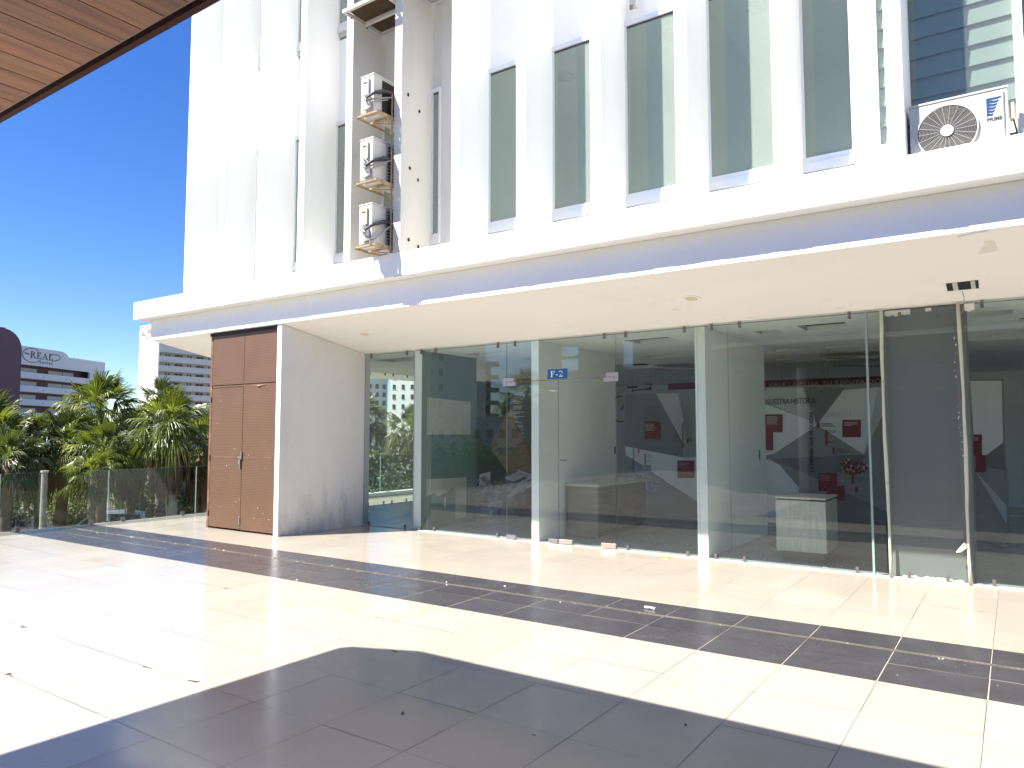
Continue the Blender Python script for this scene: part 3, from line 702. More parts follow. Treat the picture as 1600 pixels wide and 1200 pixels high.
b = MB()
for h in holes:
    if R.random() < .8:
        x = R.uniform(h[0], h[1]); b.tube([(x, h[2], 3.2), (x + .1, (h[2] + h[3]) / 2, 3.12), (x - .1, h[3], 3.22)], .025, 8)
        b.box(h[0], h[1], (h[2] + h[3]) / 2 - .02, (h[2] + h[3]) / 2 + .02, 3.14, 3.18)
b.build('ceiling_duct', 'greycable', B)
b = MB()
for (x, y, L, w) in ((-2.0, 14.0, 1.5, .5), (-1.4, 13.0, .9, .25), (-3.1, 13.6, .8, .12), (-2.4, 15.5, 1.2, .3), (-5.6, 14.2, 1.1, .5)):
    b.obox((x, y, 2.93), (1, .15, -.05), (-.15, 1, .05), (.05, 0, 1), L / 2, w / 2, .012)
    for s in (-.4, .4): b.tube([(x + s * L, y, 3.05), (x + s * L, y + .02, 2.93)], .004, 5)
b.build('hanging_tile', 'debris', B)
b = MB()
b.box(-12.1, XE, 19.8, 19.95, 0, 3.6); b.box(XE - .02, XE + .1, 9.40, 19.8, 3.04, 3.6)
b.build('rear_wall', 'inwall', B)
b = MB(); b.box(-12.1, -11.98, 15.56, 19.8, 0, 3.6); b.build('side_wall', 'teal', B)
def part(x0, x1, y0, y1, m, z1=3.029, name='partition_wall'):
    w = MB(); w.box(x0, x1, y0, y1, .001, z1); return w.build(name, m, B, bevel=.003)
tw = part(-8.45, -8.30, 9.385, 10.92, 'teal')
b = MB(); b.box(-8.455, -8.295, 9.365, 9.384, .001, 3.029); b.build('wall_end', 'inwall', B)
b = MB()
def patchx(P, m='plaster'):
    w = MB(); w.prism([(-8.2985, y, z) for y, z in P], (.002, 0, 0)); w.build('bare_patch', m, tw)
patchx([(9.52, 1.60), (10.74, 1.60), (10.74, 2.20), (9.52, 2.24)])
patchx([(9.52, .55), (9.75, .60), (9.80, .52), (10.1, .60), (10.2, .66), (10.3, .62), (10.3, .1), (10.62, .12), (10.62, .82), (9.52, .84)])
w = MB()
for (y, z) in ((10.25, 1.45), (10.72, 1.45), (9.98, 1.27), (10.25, 1.25), (10.72, 1.25)): w.cyl((-8.299, y, z), (-8.294, y, z), .012, 10)
w.build('screw_hole', 'ink', tw)
w = MB(); w.box(-8.299, -8.292, 9.99, 10.03, .33, .50); w.build('socket_plate', 'foam', tw)
part(-6.06, -5.94, 9.385, 11.98, 'inwall'); part(-3.47, -3.34, 9.385, 12.15, 'inwall')
b = MB(); b.box(-6.065, -5.935, 9.365, 9.384, .001, 3.029); b.box(-3.475, -3.335, 9.365, 9.384, .001, 3.029); b.build('wall_end', 'inwall', B)
b = MB(); b.box(-3.338, -3.33, 11.75, 11.78, 1.2, 1.36); b.box(-5.938, -5.93, 11.9, 11.94, 1.25, 1.38); b.build('wall_switch', 'ink', B)
part(-5.45, -5.0, 17.9, 18.1, 'inwall')
# ================================================================== INTERIOR THINGS
YW = 13.5
def W(px, py, y=YW): return aty(px, py, y)
G = thing('exhibition_wall', 'grey and white faceted exhibition wall with dark red captions inside the shop', 'display wall', (-3.3, YW, 0))
b = MB(); b.box(-6.52, -.12, YW, YW + .12, .02, 2.46); b.build('board', 'p_mid', G)
LAY = [0]
def shape(pts, m, name='colour_field', conv=lambda x, y: (x, y)):
    LAY[0] += 1; o = .0012 * LAY[0]
    w = MB(); P = []
    for x, y in pts:
        p = W(*conv(x, y)); p.y = YW - o; p.z = max(.03, min(p.z, 2.455)); P.append(p)
    w.prism(P, (0, .0008, 0)); return w.build(name, m, G)
z7 = lambda x, y: (960 + x / 5.454, 580 + y / 5.454)
z8 = lambda x, y: (1180 + x / 5, 560 + y / 5)
zc = lambda x, y: (1500 + x / 2.55, 460 + y / 2.55)
shape([(355, 190), (540, 190), (590, 420), (610, 620), (585, 612)], 'p_light', conv=z7)
shape([(92, 640), (585, 735), (705, 735), (705, 1130), (385, 900), (310, 900), (240, 800), (100, 715)], 'p_white', conv=z7)
shape([(92, 730), (240, 800), (380, 900), (705, 1110), (705, 1300), (92, 1300)], 'p_mid', conv=z7)
shape([(92, 190), (355, 190), (585, 612), (585, 735), (92, 640)], 'p_dark', conv=z7)
shape([(95, 230), (375, 230), (425, 400), (475, 500), (150, 372), (20, 330)], 'p_light', conv=z8)
shape([(-80, 320), (95, 362), (475, 500), (475, 530), (145, 745), (-80, 790)], 'p_white', conv=z8)
shape([(375, 225), (700, 225), (690, 250), (485, 500)], 'p_dark', conv=z8)
shape([(690, 248), (960, 225), (850, 750), (485, 520)], 'p_white', conv=z8)
shape([(960, 225), (1100, 225), (900, 640), (850, 750)], 'p_light', conv=z8)
shape([(130, 785), (845, 750), (870, 770), (640, 900), (495, 945)], 'p_dark', conv=z8)
shape([(-80, 800), (110, 790), (190, 830), (345, 1010), (300, 1300), (-80, 1300)], 'p_white', conv=z8)
shape([(700, 1040), (1100, 1230), (1100, 1500), (560, 1500), (400, 1180)], 'p_dark', conv=z8)
shape([(40, 345), (165, 345), (172, 590), (105, 640), (60, 640)], 'p_white', conv=zc)
shape([(172, 590), (105, 640), (103, 690), (180, 700)], 'p_dark', conv=zc)
shape([(62, 705), (185, 840), (187, 915)], 'p_light', conv=zc)
def rect(x0, y0, x1, y1, m, conv, name): return shape([(x0, y0), (x1, y0), (x1, y1), (x0, y1)], m, name, conv)
for a in ((265, 430, 398, 575, 'orangep', z7), (540, 760, 685, 910, 'redp', z7), (60, 437, 216, 577, 'redp', z8), (60, 577, 142, 718, 'redp', z8), (682, 480, 828, 615, 'redp', z8), (497, 895, 642, 1037, 'redp', z8), (560, 993, 702, 1113, 'redp', z8), (56, 558, 88, 640, 'redp', zc), (64, 640, 103, 708, 'redp', zc)):
    rect(*a, 'caption_square')
for a in ((262, 705, 272, 795, 'orangep', z7), (625, 572, 637, 612, 'orangep', z7), (208, 664, 218, 700, 'orangep', z7), (490, 500, 507, 545, 'redp', z8), (548, 560, 568, 680, 'orangep', z8), (607, 695, 625, 747, 'redp', z8), (755, 905, 775, 978, 'orangep', z8), (785, 1005, 805, 1045, 'orangep', z8)):
    rect(*a, 'date_bar')
rect(135, 800, 315, 905, 'p_photo', z7, 'photo_print'); rect(262, 905, 383, 1030, 'p_photo', z7, 'photo_print')
# dark red foliage picture made of many dabs
LAY[0] += 1
w = MB(); q = random.Random(5)
for k in range(150):
    a = q.uniform(0, 6.3); rr = q.random() ** .5
    x, y = 775 + 112 * rr * math.cos(a), 845 + 62 * rr * math.sin(a); s_ = q.uniform(4, 11)
    w.cur = q.choice((0, 0, 1, 1, 2)); p = [W(*z8(x + s_ * math.cos(t), y + s_ * math.sin(t))) for t in (0, 1.3, 2.5, 3.8, 5)]
    o = .0012 * LAY[0] + .0002 * k
    w.poly([(v.x, YW - o, v.z) for v in p])
w.build('foliage_picture', ['redp', 'orangep', 'p_light'], G)
LAY[0] += 26
# lettering
w = MB(); w.cur = 0; o = YW - .0012 * LAY[0] - .002
def wtxt(txt, p0, p1, p2, conv, off=0.0):
    # p0 start of the baseline, p1 its end, p2 a point at cap height above p0
    A, Bp, Cc = [Vector((W(*conv(*p)).x, o, W(*conv(*p)).z)) for p in (p0, p1, p2)]
    fit_text(w, txt, A, (Bp - A).normalized(), (Cc - A).normalized(), (Bp - A).length, (Cc - A).length, off)
wtxt('NUESTRA HISTORIA', (92, 362), (483, 352), (92, 320), z8, .012)
wtxt('LA EMPRESA QUE TE QUEDAS', (462, 885), (455, 418), (436, 885), z8, .05)
wtxt('REINVENCIÓN', (607, 650), (607, 440), (582, 650), z7, .03)
wtxt('FUNDACIÓN', (182, 832), (186, 660), (160, 832), z7, .03)
w.build('lettering', 'ink', G)
w = MB(); wtxt('2003-11', (560, 458), (750, 446), (560, 424), z8); w.build('year_lettering', 'p_light', G)
w = MB(); o -= .001; q = random.Random(9)
def lines(x, y, n, L, dy, conv, m):
    w.cur = m
    for k in range(n):
        l = L * q.uniform(.55, 1); a, c = W(*conv(x, y + k * dy)), W(*conv(x + l, y + k * dy + dy * .38)); w.poly([(a.x, o, a.z), (c.x, o, a.z), (c.x, o, c.z), (a.x, o, c.z)])
lines(280, 450, 6, 100, 10, z7, 1); lines(560, 780, 4, 100, 11, z7, 1); lines(285, 712, 3, 70, 9, z7, 0); lines(285, 760, 2, 60, 9, z7, 0); lines(640, 575, 3, 60, 10, z7, 0)
lines(100, 455, 6, 95, 11, z8, 1); lines(520, 508, 3, 140, 10, z8, 0); lines(572, 565, 2, 80, 10, z8, 0); lines(572, 645, 2, 70, 10, z8, 0); lines(635, 705, 4, 150, 10, z8, 0)
lines(700, 500, 3, 110, 11, z8, 1); lines(515, 915, 4, 110, 11, z8, 1); lines(572, 1010, 2, 110, 11, z8, 1); lines(790, 925, 4, 90, 10, z8, 0); lines(58, 570, 2, 25, 8, zc, 1); lines(66, 790, 2, 18, 7, zc, 0)
w.build('small_print', ['ink', 'p_light'], G)

YBN = 17.0
bn = thing('slogan_banner', 'dark red slogan banner with grey capitals hanging behind the exhibition wall', 'banner', (-2.5, YBN, 2.6))
w = MB(); a0, a1 = W(1150, 593, YBN), W(1385, 583, YBN)
w.box(-6.0, -1.9, YBN, YBN + .03, 2.63, 2.83); w.build('cloth', 'redp', bn)
w = MB(); fit_text(w, 'N VALE LA PENA TU REPUTACIÓN', (-4.75, YBN - .004, 2.68), (1, 0, 0), (0, 0, 1), 2.6, .105); w.build('lettering', 'p_light', bn)
w = MB()
for x in (-4.3, -3.3, -2.3): w.tube([(x, YBN + .01, 3.03), (x, YBN + .01, 2.82)], .005, 6)
w.build('hanger', 'greycable', bn)
b2 = thing('title_board', 'pale board with a dark red header strip and black title above the faceted wall', 'sign board', (-6.5, 15.0, 2.2))
c0, c1, c2 = W(1044, 599, 15.), W(1110, 607, 15.), W(1044, 622, 15.)
w = MB(); w.box(c0.x, c1.x + .9, 15.0, 15.03, 2.0, c0.z); w.build('board', 'p_white', b2)
w = MB(); w.box(c0.x, c1.x + .9, 14.994, 14.9995, c1.z, c0.z - .002); w.build('header_strip', 'redp', b2)
w = MB(); e0 = W(1047, 619, 15.); fit_text(w, 'EL ÉXITO DE LA', (e0.x, 14.996, e0.z), (1, 0, 0), (0, 0, 1), .66, .075, .008); w.build('lettering', 'ink', b2)
w = MB(); w.box(c0.x + .1, c0.x + .14, 15.005, 15.04, 0, 2.0); w.box(c1.x + .8, c1.x + .84, 15.005, 15.04, 0, 2.0); w.build('post', 'alu', b2)

# tall dark text panel
tp = thing('text_panel', 'tall dark panel with a white heading and columns of small white text', 'text panel', (-8.9, 13.5, 0))
TY = 13.6
q0, q1 = W(797, 598, TY), W(836, 598, TY)
w = MB(); w.box(q0.x, q1.x, TY, TY + .04, .01, q0.z + .08); w.build('board', 'p_dark', tp)
w = MB(); h0 = W(809, 611, TY); fit_text(w, 'CULTURA', (h0.x, TY - .004, h0.z), (1, 0, 0), (0, 0, 1), .26, .075, .01)
q = random.Random(12)
y = 616
while y < 690:
    for k in range(q.choice((1, 2, 2, 3))):
        a = W(802.5, y, TY); L = .30 * q.uniform(.35, 1); w.poly([(a.x, TY - .004, a.z - .012), (a.x + L, TY - .004, a.z - .012), (a.x + L, TY - .004, a.z), (a.x, TY - .004, a.z)]); y += 2.2
    y += 2.6
w.build('lettering', 'signwhite', tp)

# leaning plywood board and rubble heap
lb = thing('plywood_board', 'square plywood board standing on its corner among the rubble', 'board', (-9.2, 12.6, .3))
w = MB()
P = [W(x, y, 12.6) for x, y in ((794, 642), (767, 702), (803, 752), (842, 738))]
w.prism(P, (.02, .03, .01)); w.build('sheet', 'ply', lb)
w = MB(); w.bar(P[1] + Vector((0, -.015, 0)), (P[1] + P[3]) / 2 + Vector((0, -.015, .2)), .05, .02); w.bar(P[0] + Vector((0, -.012, 0)), P[1] + Vector((0, -.012, 0)), .03, .015); w.build('batten', 'brownwood', lb)
hp = thing('rubble_heap', 'heap of crumpled tarpaulin, boards and rubble left on the shop floor', 'rubble', (-8.7, 12.0, 0))
def blob(c, sx, sy, sz, seedv, n=14, m='dirt', name='tarpaulin', amp=.35):
    w = MB(); V = []; F = []
    for i in range(n):
        for k in range(n * 2):
            th = math.pi * .5 * i / (n - 1); ph = math.pi * k / n
            d = Vector((math.sin(th) * math.cos(ph), math.sin(th) * math.sin(ph), math.cos(th)))
            s_ = 1 + amp * noise.noise(d * 2.3 + Vector((seedv, 0, 0))) + amp * .5 * noise.noise(d * 6 + Vector((0, seedv, 0)))
            V.append((c[0] + d.x * sx * s_, c[1] + d.y * sy * s_, max(.004, c[2] + d.z * sz * s_)))
    for i in range(n - 1):
        for k in range(n * 2):
            k2 = (k + 1) % (n * 2); F.append((i * 2 * n + k, (i + 1) * 2 * n + k, (i + 1) * 2 * n + k2, i * 2 * n + k2))
    w.add(V, F); return w.build(name, m, hp)
blob((-8.2, 12.2, 0), .7, .5, .62, 1.3); blob((-8.9, 11.9, 0), .6, .5, .55, 4.1, m='debris', name='rubble'); blob((-7.5, 12.4, 0), .5, .4, .7, 7.7, m='dirt')
w = MB(); q = random.Random(21)
for k in range(16):
    c = Vector((q.uniform(-9.3, -7.2), q.uniform(11.7, 12.5), q.uniform(.2, .8))); w.obox(c, (q.uniform(-1, 1), q.uniform(-1, 1), q.uniform(-.6, .6)), (q.uniform(-1, 1), q.uniform(-1, 1), 0.3), (0.1, .2, 1), q.uniform(.1, .5), q.uniform(.03, .12), .01)
w.build('broken_board', 'p_light', hp)
# counters
ct = thing('counter', 'pale grey wood-grain counter on a recessed plinth close behind the glass', 'counter', (-2.3, 9.85, 0))
w = MB(); w.box(-2.57, -1.97, 9.73, 9.76, .13, .765); w.box(-1.999, -1.97, 9.7605, 10.45, .13, .765); w.box(-2.57, -2.541, 9.7605, 10.45, .13, .765); w.box(-2.54, -2.0, 10.42, 10.45, .13, .765); w.build('panel', 'greywood', ct, bevel=.002)
w = MB(); w.box(-2.575, -1.965, 9.725, 10.46, .786, .81); w.build('top', 'greywood', ct, bevel=.003)
w = MB(); w.box(-2.56, -1.98, 9.74, 10.44, .766, .785); w.box(-2.015, -1.966, 9.728, 9.76, .771, .785); w.build('shadow_gap', 'darkgap', ct)
w = MB(); w.box(-2.52, -2.02, 9.80, 10.4, .001, .129); w.build('plinth', 'brownwood', ct)
dk = thing('reception_desk', 'long brown wood-grain desk with cupboard doors beside the white partition', 'desk', (-5.4, 11, 0))
w = MB(); w.box(-5.86, -5.33, 10.10, 10.135, .02, .79); w.build('end_panel', 'brownwood', dk)
w = MB(); w.box(-5.90, -5.30, 10.08, 12.0, .79, .83); w.build('top', 'greywood', dk, bevel=.003)
w = MB(); w.box(-5.88, -5.40, 10.136, 11.98, .08, .789); w.build('carcass', 'brownwood', dk)
for k in range(4):
    w = MB(); y0 = 10.16 + .455 * k; w.box(-5.399, -5.375, y0, y0 + .445, .10, .77 if k else .50); w.build('cupboard_door', 'brownwood', dk, bevel=.002)
w = MB(); w.box(-5.86, -5.43, 10.2, 11.9, .001, .079); w.build('plinth', 'darkgap', dk)
# bicycle hung over the rear part of the shop
bk = thing('bicycle', 'thin black bicycle hung near the ceiling behind the faceted wall', 'bicycle', (-7.2, 15.6, 2.2))
for wx in (-7.6, -6.7):
    w = MB(); w.ring((wx, 15.6, 2.2), (0, 1, 0), .29, .315, .025, 36); rm = w.build('wheel', 'black', bk)
    w = MB()
    for k in range(12): a = k * math.pi / 6; w.bar((wx, 15.61, 2.2), (wx + .29 * math.cos(a), 15.61, 2.2 + .29 * math.sin(a)), .004)
    w.build('spokes', 'steel', rm)
w = MB()
Pn = dict(r=(-7.6, 15.61, 2.2), f=(-6.7, 15.61, 2.2), bb=(-7.2, 15.61, 2.16), s=(-7.3, 15.61, 2.62), h=(-6.85, 15.61, 2.66))
for a, c in (('r', 'bb'), ('r', 's'), ('bb', 's'), ('bb', 'h'), ('s', 'h'), ('h', 'f')): w.tube([Pn[a], Pn[c]], .014, 8)
w.build('frame', 'black', bk)
w = MB(); w.tube([(-6.88, 15.4, 2.74), (-6.85, 15.61, 2.76), (-6.88, 15.82, 2.74)], .012, 8); w.tube([(-6.85, 15.61, 2.66), (-6.85, 15.61, 2.76)], .012, 8); w.build('handlebar', 'black', bk)
w = MB(); w.box(-7.42, -7.2, 15.56, 15.66, 2.68, 2.72); w.tube([(-7.3, 15.61, 2.62), (-7.3, 15.61, 2.69)], .012, 6); w.build('saddle', 'black', bk)
w = MB(); w.tube([(-7.3, 15.61, 2.72), (-7.3, 15.61, 3.03)], .004, 5); w.tube([(-6.85, 15.61, 2.76), (-6.85, 15.61, 3.03)], .004, 5); w.build('hanging_wire', 'greycable', bk)

# ================================================================== THINGS ON THE FACADE
sg = thing('shop_sign', 'blue sign with white F-2 lettering above the glass doors', 'sign', (-5.565, 9.30, 2.5))
w = MB(); w.box(-5.735, -5.40, 9.296, 9.3145, 2.425, 2.572); w.build('plate', 'blue', sg, bevel=.002)
w = MB(); serif_text(w, 'F-2', (-5.685, 9.294, 2.452), (1, 0, 0), (0, 0, 1), .235, .092); w.build('lettering', 'signwhite', sg)
LL = ['round cream ceiling light in the soffit beside the closet', 'round cream ceiling light in the soffit in front of the glass doors']
for i, (x, y) in enumerate(((-8.61, 8.34), (-3.12, 8.33))):
    t = thing('ceiling_light', LL[i], 'ceiling light', (x, y, soff_z(y)), 'round lights in the canopy soffit')
    nrm = Vector((0, -.175, -1)).normalized(); c = Vector((x, y, soff_z(y)))
    w = MB(); w.ring(c, nrm, .075, .105, .010, 32); w.build('trim_ring', 'soffit', t)
    w = MB(); w.ring(c, nrm, .0, .0748, .006, 32); w.build('lens', 'lens', t)

# condensers stacked on brackets between the fins
ACL = ['topmost of three condensers, black coil side, on rusty bracket between the fins', 'middle condenser of the wall stack, white grid over its coil, cream cover', 'lowest condenser of the wall stack, just above the ledge, with looped grey cable']
for i, z0 in enumerate((6.03, 5.08, 4.19)):
    x0, x1, y0, y1, hh = -7.325, -7.075, 6.96, 7.69, (.54, .59, .56)[i]
    t = thing('air_conditioner', ACL[i], 'air conditioner', ((x0 + x1) / 2, (y0 + y1) / 2, z0), 'condensers stacked between the fins')
    w = MB(); w.box(x0, x1, y0, y1, z0, z0 + hh - .02); w.build('casing', 'acwhite', t, bevel=.008)
    w = MB(); w.box(x0 - .006, x1 + .006, y0 - .006, y1 + .006, z0 + hh - .0195, z0 + hh); w.build('lid', 'acwhite', t, bevel=.004)
    ya = y0 + (.16 if i == 0 else .27)
    w = MB(); w.box(x1 + .0005, x1 + .006, ya, y1 - .02, z0 + .03, z0 + hh - .05); co = w.build('coil', 'dark', t)
    if i:
        w = MB(); n = 11
        for k in range(n + 1): z = z0 + .03 + (hh - .08) * k / n; w.box(x1 + .0065, x1 + .012, ya, y1 - .02, z - .005, z + .005)
        for k in range(8): y = ya + (y1 - .02 - ya) * k / 7; w.box(x1 + .0125, x1 + .017, y - .004, y + .004, z0 + .03, z0 + hh - .05)
        w.build('guard_grid', 'acwhite', co)
    else:
        w = MB()
        for k in range(40): y = ya + (y1 - .02 - ya) * k / 39; w.box(x1 + .0065, x1 + .010, y - .002, y + .002, z0 + .03, z0 + hh - .05)
        w.build('fin_rows', 'dark', co)
    w = MB(); w.box(x0 + .06, x0 + .175, y0 - .03, y0 - .0065, z0 + hh - .30, z0 + hh - .06); cv = w.build('terminal_cover', 'accream' if i else 'acwhite', t, bevel=.006)
    w = MB(); w.box(x0 + .085, x0 + .15, y0 - .033, y0 - .0302, z0 + hh - .135, z0 + hh - .115); w.build('handle_slot', 'black', cv)
    w = MB(); w.prism([(x0 + .12, y0 - .007, z0 + .2), (x0 + .2, y0 - .007, z0 + .22), (x0 + .22, y0 - .007, z0 + .05), (x0 + .1, y0 - .007, z0 + .02)], (0, -.045, -.01)); w.build('valve_cover', 'acwhite', t)
    w = MB(); 
    for dz in (0, .055): w.cyl((x0 + .16, y0 - .01, z0 + .14 + dz), (x0 + .16, y0 - .09, z0 + .15 + dz), .016, 10); w.cyl((x0 + .16, y0 - .09, z0 + .14 + dz), (x0 + .205, y0 - .09, z0 + .14 + dz), .011, 8)
    w.build('valve', 'steel', t)
    w = MB(); q = random.Random(i + 3)
    w.tube([(x0 + .2, y0 - .09, z0 + .16), (x1 + .03, y0 - .02, z0 + .24), (x1 + .06, y0 + .14, z0 + .31), (x1 + .055, y0 + .30, z0 + .34)], [.016, .022, .03, .028], 8)
    w.build('pipe_lagging', 'black', t)
    w = MB()
    sag = (.02, .05, .16)[i]
    w.tube([(x0 + .11, y0 - .03, z0 + hh - .30), (x0 + .14, y0 - .06, z0 + hh - .36 - sag * .6), (x1 - .02, y0 - .06, z0 + hh - .38 - sag), (x1 + .06, y0 + .02, z0 + hh - .36 - sag * .8), (x1 + .075, y0 + .3, z0 + hh - .26)], .011, 8)
    w.tube([(x0 + .14, y0 - .03, z0 + hh - .30), (x1 + .02, y0 - .05, z0 + hh - .42 - sag), (x1 + .07, y0 + .2, z0 + hh - .33)], .009, 8)
    w.build('cable', 'greycable', t)
    for y in (y0 + .08, y1 - .12): w = MB(); w.box(x0 - .005, x1 + .005, y, y + .05, z0 - .025, z0 - .001); w.build('foot', 'acwhite', t)
    br = thing('wall_bracket', ['rusty angle-iron bracket under the topmost stacked condenser', 'rusty angle-iron bracket under the middle stacked condenser', 'rusty angle-iron bracket under the lowest stacked condenser'][i], 'bracket', (-7.1, 7.2, z0 - .04), 'rusty brackets under the stacked condensers')
    zb = z0 - .045
    for y in (y0 - .03, y0 + .22, y1 - .10):
        w = MB(); w.box(x0 - .04, -6.978, y, y + .035, zb, zb + .005); w.box(x0 - .04, -6.978, y, y + .005, zb + .0051, zb + .019); w.build('arm', 'rust', br)
    w = MB(); w.box(x0 - .045, x0 - .0405, y0 - .035, y1 - .06, zb - .015, zb + .019); w.build('side_rail', 'rust', br)
    w = MB(); w.box(-6.9775, -6.973, y0 - .035, y1 - .06, zb - .03, zb + .03); w.build('wall_rail', 'rust', br)
    w = MB(); w.bar((x0 + .02, y0 + .24, zb), (-6.985, y0 + .4, zb - .02), .03, .006); w.build('brace', 'rust', br)
b = thing('rusty_pipe', 'thin rusty vertical pipe along the fin beside the stacked condensers', 'pipe', (-6.99, 7.235, 3.96))
w = MB(); w.tube([(-6.995, 7.238, 4.09), (-6.992, 7.236, 5.2), (-6.996, 7.238, 6.35)], .012, 8); w.build('tube', 'rust', b)
w = MB()
for z in (4.5, 5.6): w.box(-7.012, -6.975, 7.222, 7.252, z, z + .02)
w.build('clip', 'steel', b)
# steel service platforms high between the fins
def platform(x0, x1, z, label, front, broken):
    t = thing('service_platform', label, 'platform', ((x0 + x1) / 2, 7.5, z), 'steel service platforms between the fins')
    w = MB()
    for y in (front, (front + 7.8) / 2 + .02, 7.79): w.box(x0, x1, y, y + .045, z, z + .05)
    w.build('cross_beam', 'acwhite', t)
    for xs_ in (x0, x1 - .04):
        w = MB(); w.box(xs_, xs_ + .04, front + .0455, 7.789, z + .0005, z + .048); w.build('side_beam', 'acwhite', t)
    w = MB()
    n = 26
    for k in range(n):
        x = x0 + .045 + (x1 - x0 - .1) * k / n; w.box(x, x + .007, front + .05, 7.78, z + .05, z + .075)
    w.build('grating', 'rot', t)
    w = MB(); w.box(x0 + .05, x1 - .05, front + .36, 7.76, z + .0755, z + .085); w.build('debris_layer', 'rot', t)
    w = MB()
    for (y, x) in ((front + .16, x0 + .022), (7.5, x0 + .022), (7.80, x1 - .15)): w.cyl((x, y, z - .012), (x, y, z), .014, 8)
    w.build('bolt', 'black', t)
    if broken:
        w = MB(); P = [(x0 - .02 , front - .05, z + .30), (x0 + .25, front + .05, z + .16), (x0 + .55, front + .05, z + .14), (x1 + .02, front - .02, z + .2)]
        for a, c in zip(P, P[1:]): w.prism([a, c, (c[0], c[1] + .35, c[2] + .12), (a[0], a[1] + .35, a[2] + .12)], (0, 0, .012))
        w.build('warped_sheet', 'rot', t)
platform(-7.80, -6.98, 7.69, 'steel platform with sagging rotten plywood above the stacked condensers', 7.02, True)
platform(-6.81, -5.95, 7.86, 'steel platform of rotten grating between the next two fins', 7.2, False)

# condenser with a round fan grille on the ledge
t = thing('air_conditioner', 'wide white condenser with round fan grille and blue logo standing on the ledge', 'air conditioner', (-.31, 7.62, 3.96))
AX0, AX1, AY, AZ0, AZ1 = -.683, .064, 7.40, 3.985, 4.585
w = MB(); w.box(AX0, AX1, AY + .0005, AY + .28, AZ0, AZ1 - .02)
cs = w.build('casing', 'acwhite', t, bevel=.01)
w = MB(); w.box(AX0 - .005, AX1 + .005, AY - .006, AY + .29, AZ1 - .0195, AZ1); w.build('lid', 'acwhite', t, bevel=.004)
fc = Vector((-.392, AY, 4.286)); FR = .226
w = MB(); w.ring(fc + Vector((0, -.004, 0)), (0, -1, 0), 0, FR, .0015, 48); fanb = w.build('fan_well', 'plenum', t)
w = MB()
for k in range(1, 17): r_ = .055 + (FR - .055) * k / 16; w.ring(fc + Vector((0, -.011, 0)), (0, -1, 0), r_ - .0009, r_ + .0009, .004, 56)
w.build('grille_ring', 'grille', t)
w = MB()
for k in range(22):
    a = 2 * math.pi * k / 22; w.bar(fc + Vector((.045 * math.cos(a), -.016, .045 * math.sin(a))), fc + Vector((FR * math.cos(a), -.016, FR * math.sin(a))), .0026, .004, up=(0, 1, 0))
w.build('grille_spoke', 'grille', t)
w = MB(); w.ring(fc + Vector((0, -.02, 0)), (0, -1, 0), 0, .05, .006, 32); w.build('hub_cap', 'signwhite', t)
w = MB()
for k in range(5):
    a = 2 * math.pi * k / 5; d1 = Vector((math.cos(a), 0, math.sin(a))); d2 = Vector((math.cos(a + .8), 0, math.sin(a + .8))); d3 = Vector((math.cos(a + .5), 0, math.sin(a + .5)))
    w.prism([fc + d1 * .05 + Vector((0, -.0065, 0)), fc + d1 * .23 + Vector((0, -.0065, 0)), fc + d3 * .24 + Vector((0, -.009, 0)), fc + d2 * .2 + Vector((0, -.009, 0)), fc + d2 * .05 + Vector((0, -.0065, 0))], (0, .0012, 0))
w.build('fan_blade', 'dark', t)
w = MB(); w.ring(fc + Vector((0, -.0062, 0)), (0, -1, 0), FR + .002, FR + .012, .012, 56); w.build('grille_rim', 'acwhite', t)
w = MB(); w.box(-.105, .028, AY - .008, AY, 4.12, 4.535); pl = w.build('front_plate', 'acwhite', t, bevel=.004)
w = MB(); w.box(.0285, .034, AY - .009, AY - .0005, 4.12, 4.535); w.build('plate_groove', 'greycable', pl)
w = MB()
for k in range(6):
    z0 = 4.497 - .0275 * k; xr = .006 - .0105 * k if k else .014; n = 14; top = []; bot = []
    for i in range(n + 1):
        u_ = i / n; x = -.094 + (xr + .094) * u_; wv = .0045 * math.sin(u_ * 6.0 + .3) * (1 if k else .35)
        top.append((x, AY - .0095, z0 + wv + .004 * u_)); bot.append((x, AY - .0095, z0 - (.026 - .010 * u_) + wv + .004 * u_))
    for i in range(n): w.poly([bot[i], bot[i + 1], top[i + 1], top[i]])
w.build('logo', 'brandblue', pl)
w = MB(); fit_text(w, 'PRIME', (-.093, AY - .0095, 4.292), (1, 0, 0), (0, 0, 1), .112, .033, .035); w.build('lettering', 'ink', pl)
w = MB(); w.box(AX1 + .006, AX1 + .04, AY + .03, AY + .12, 4.30, 4.44); w.build('side_grip', 'accream', t, bevel=.006)
w = MB(); w.tube([(AX1 + .03, AY + .07, 4.31), (AX1 + .05, AY + .09, 4.2), (AX1 + .045, AY + .1, 3.97)], .007, 8); w.build('cable', 'black', t)
w = MB(); w.box(AX0 - .012, AX0 - .0055, AY + .03, AY + .06, 4.40, 4.43); w.build('side_hook', 'black', t)
for xf in (AX0 + .08, AX1 - .12): w = MB(); w.box(xf, xf + .04, AY, AY + .28, 3.961, 3.9845); w.build('foot', 'darkgap', t)
b = thing('cable_box', 'small white electrical box on the ledge right of the wide condenser', 'electrical box', (.2, 7.6, 3.96))
w = MB(); w.box(.135, .33, 7.56, 7.70, 3.961, 4.38); w.build('case', 'acwhite', b, bevel=.006)
w = MB(); w.box(.15, .315, 7.553, 7.5595, 4.0, 4.24); w.build('cover', 'alu', b)
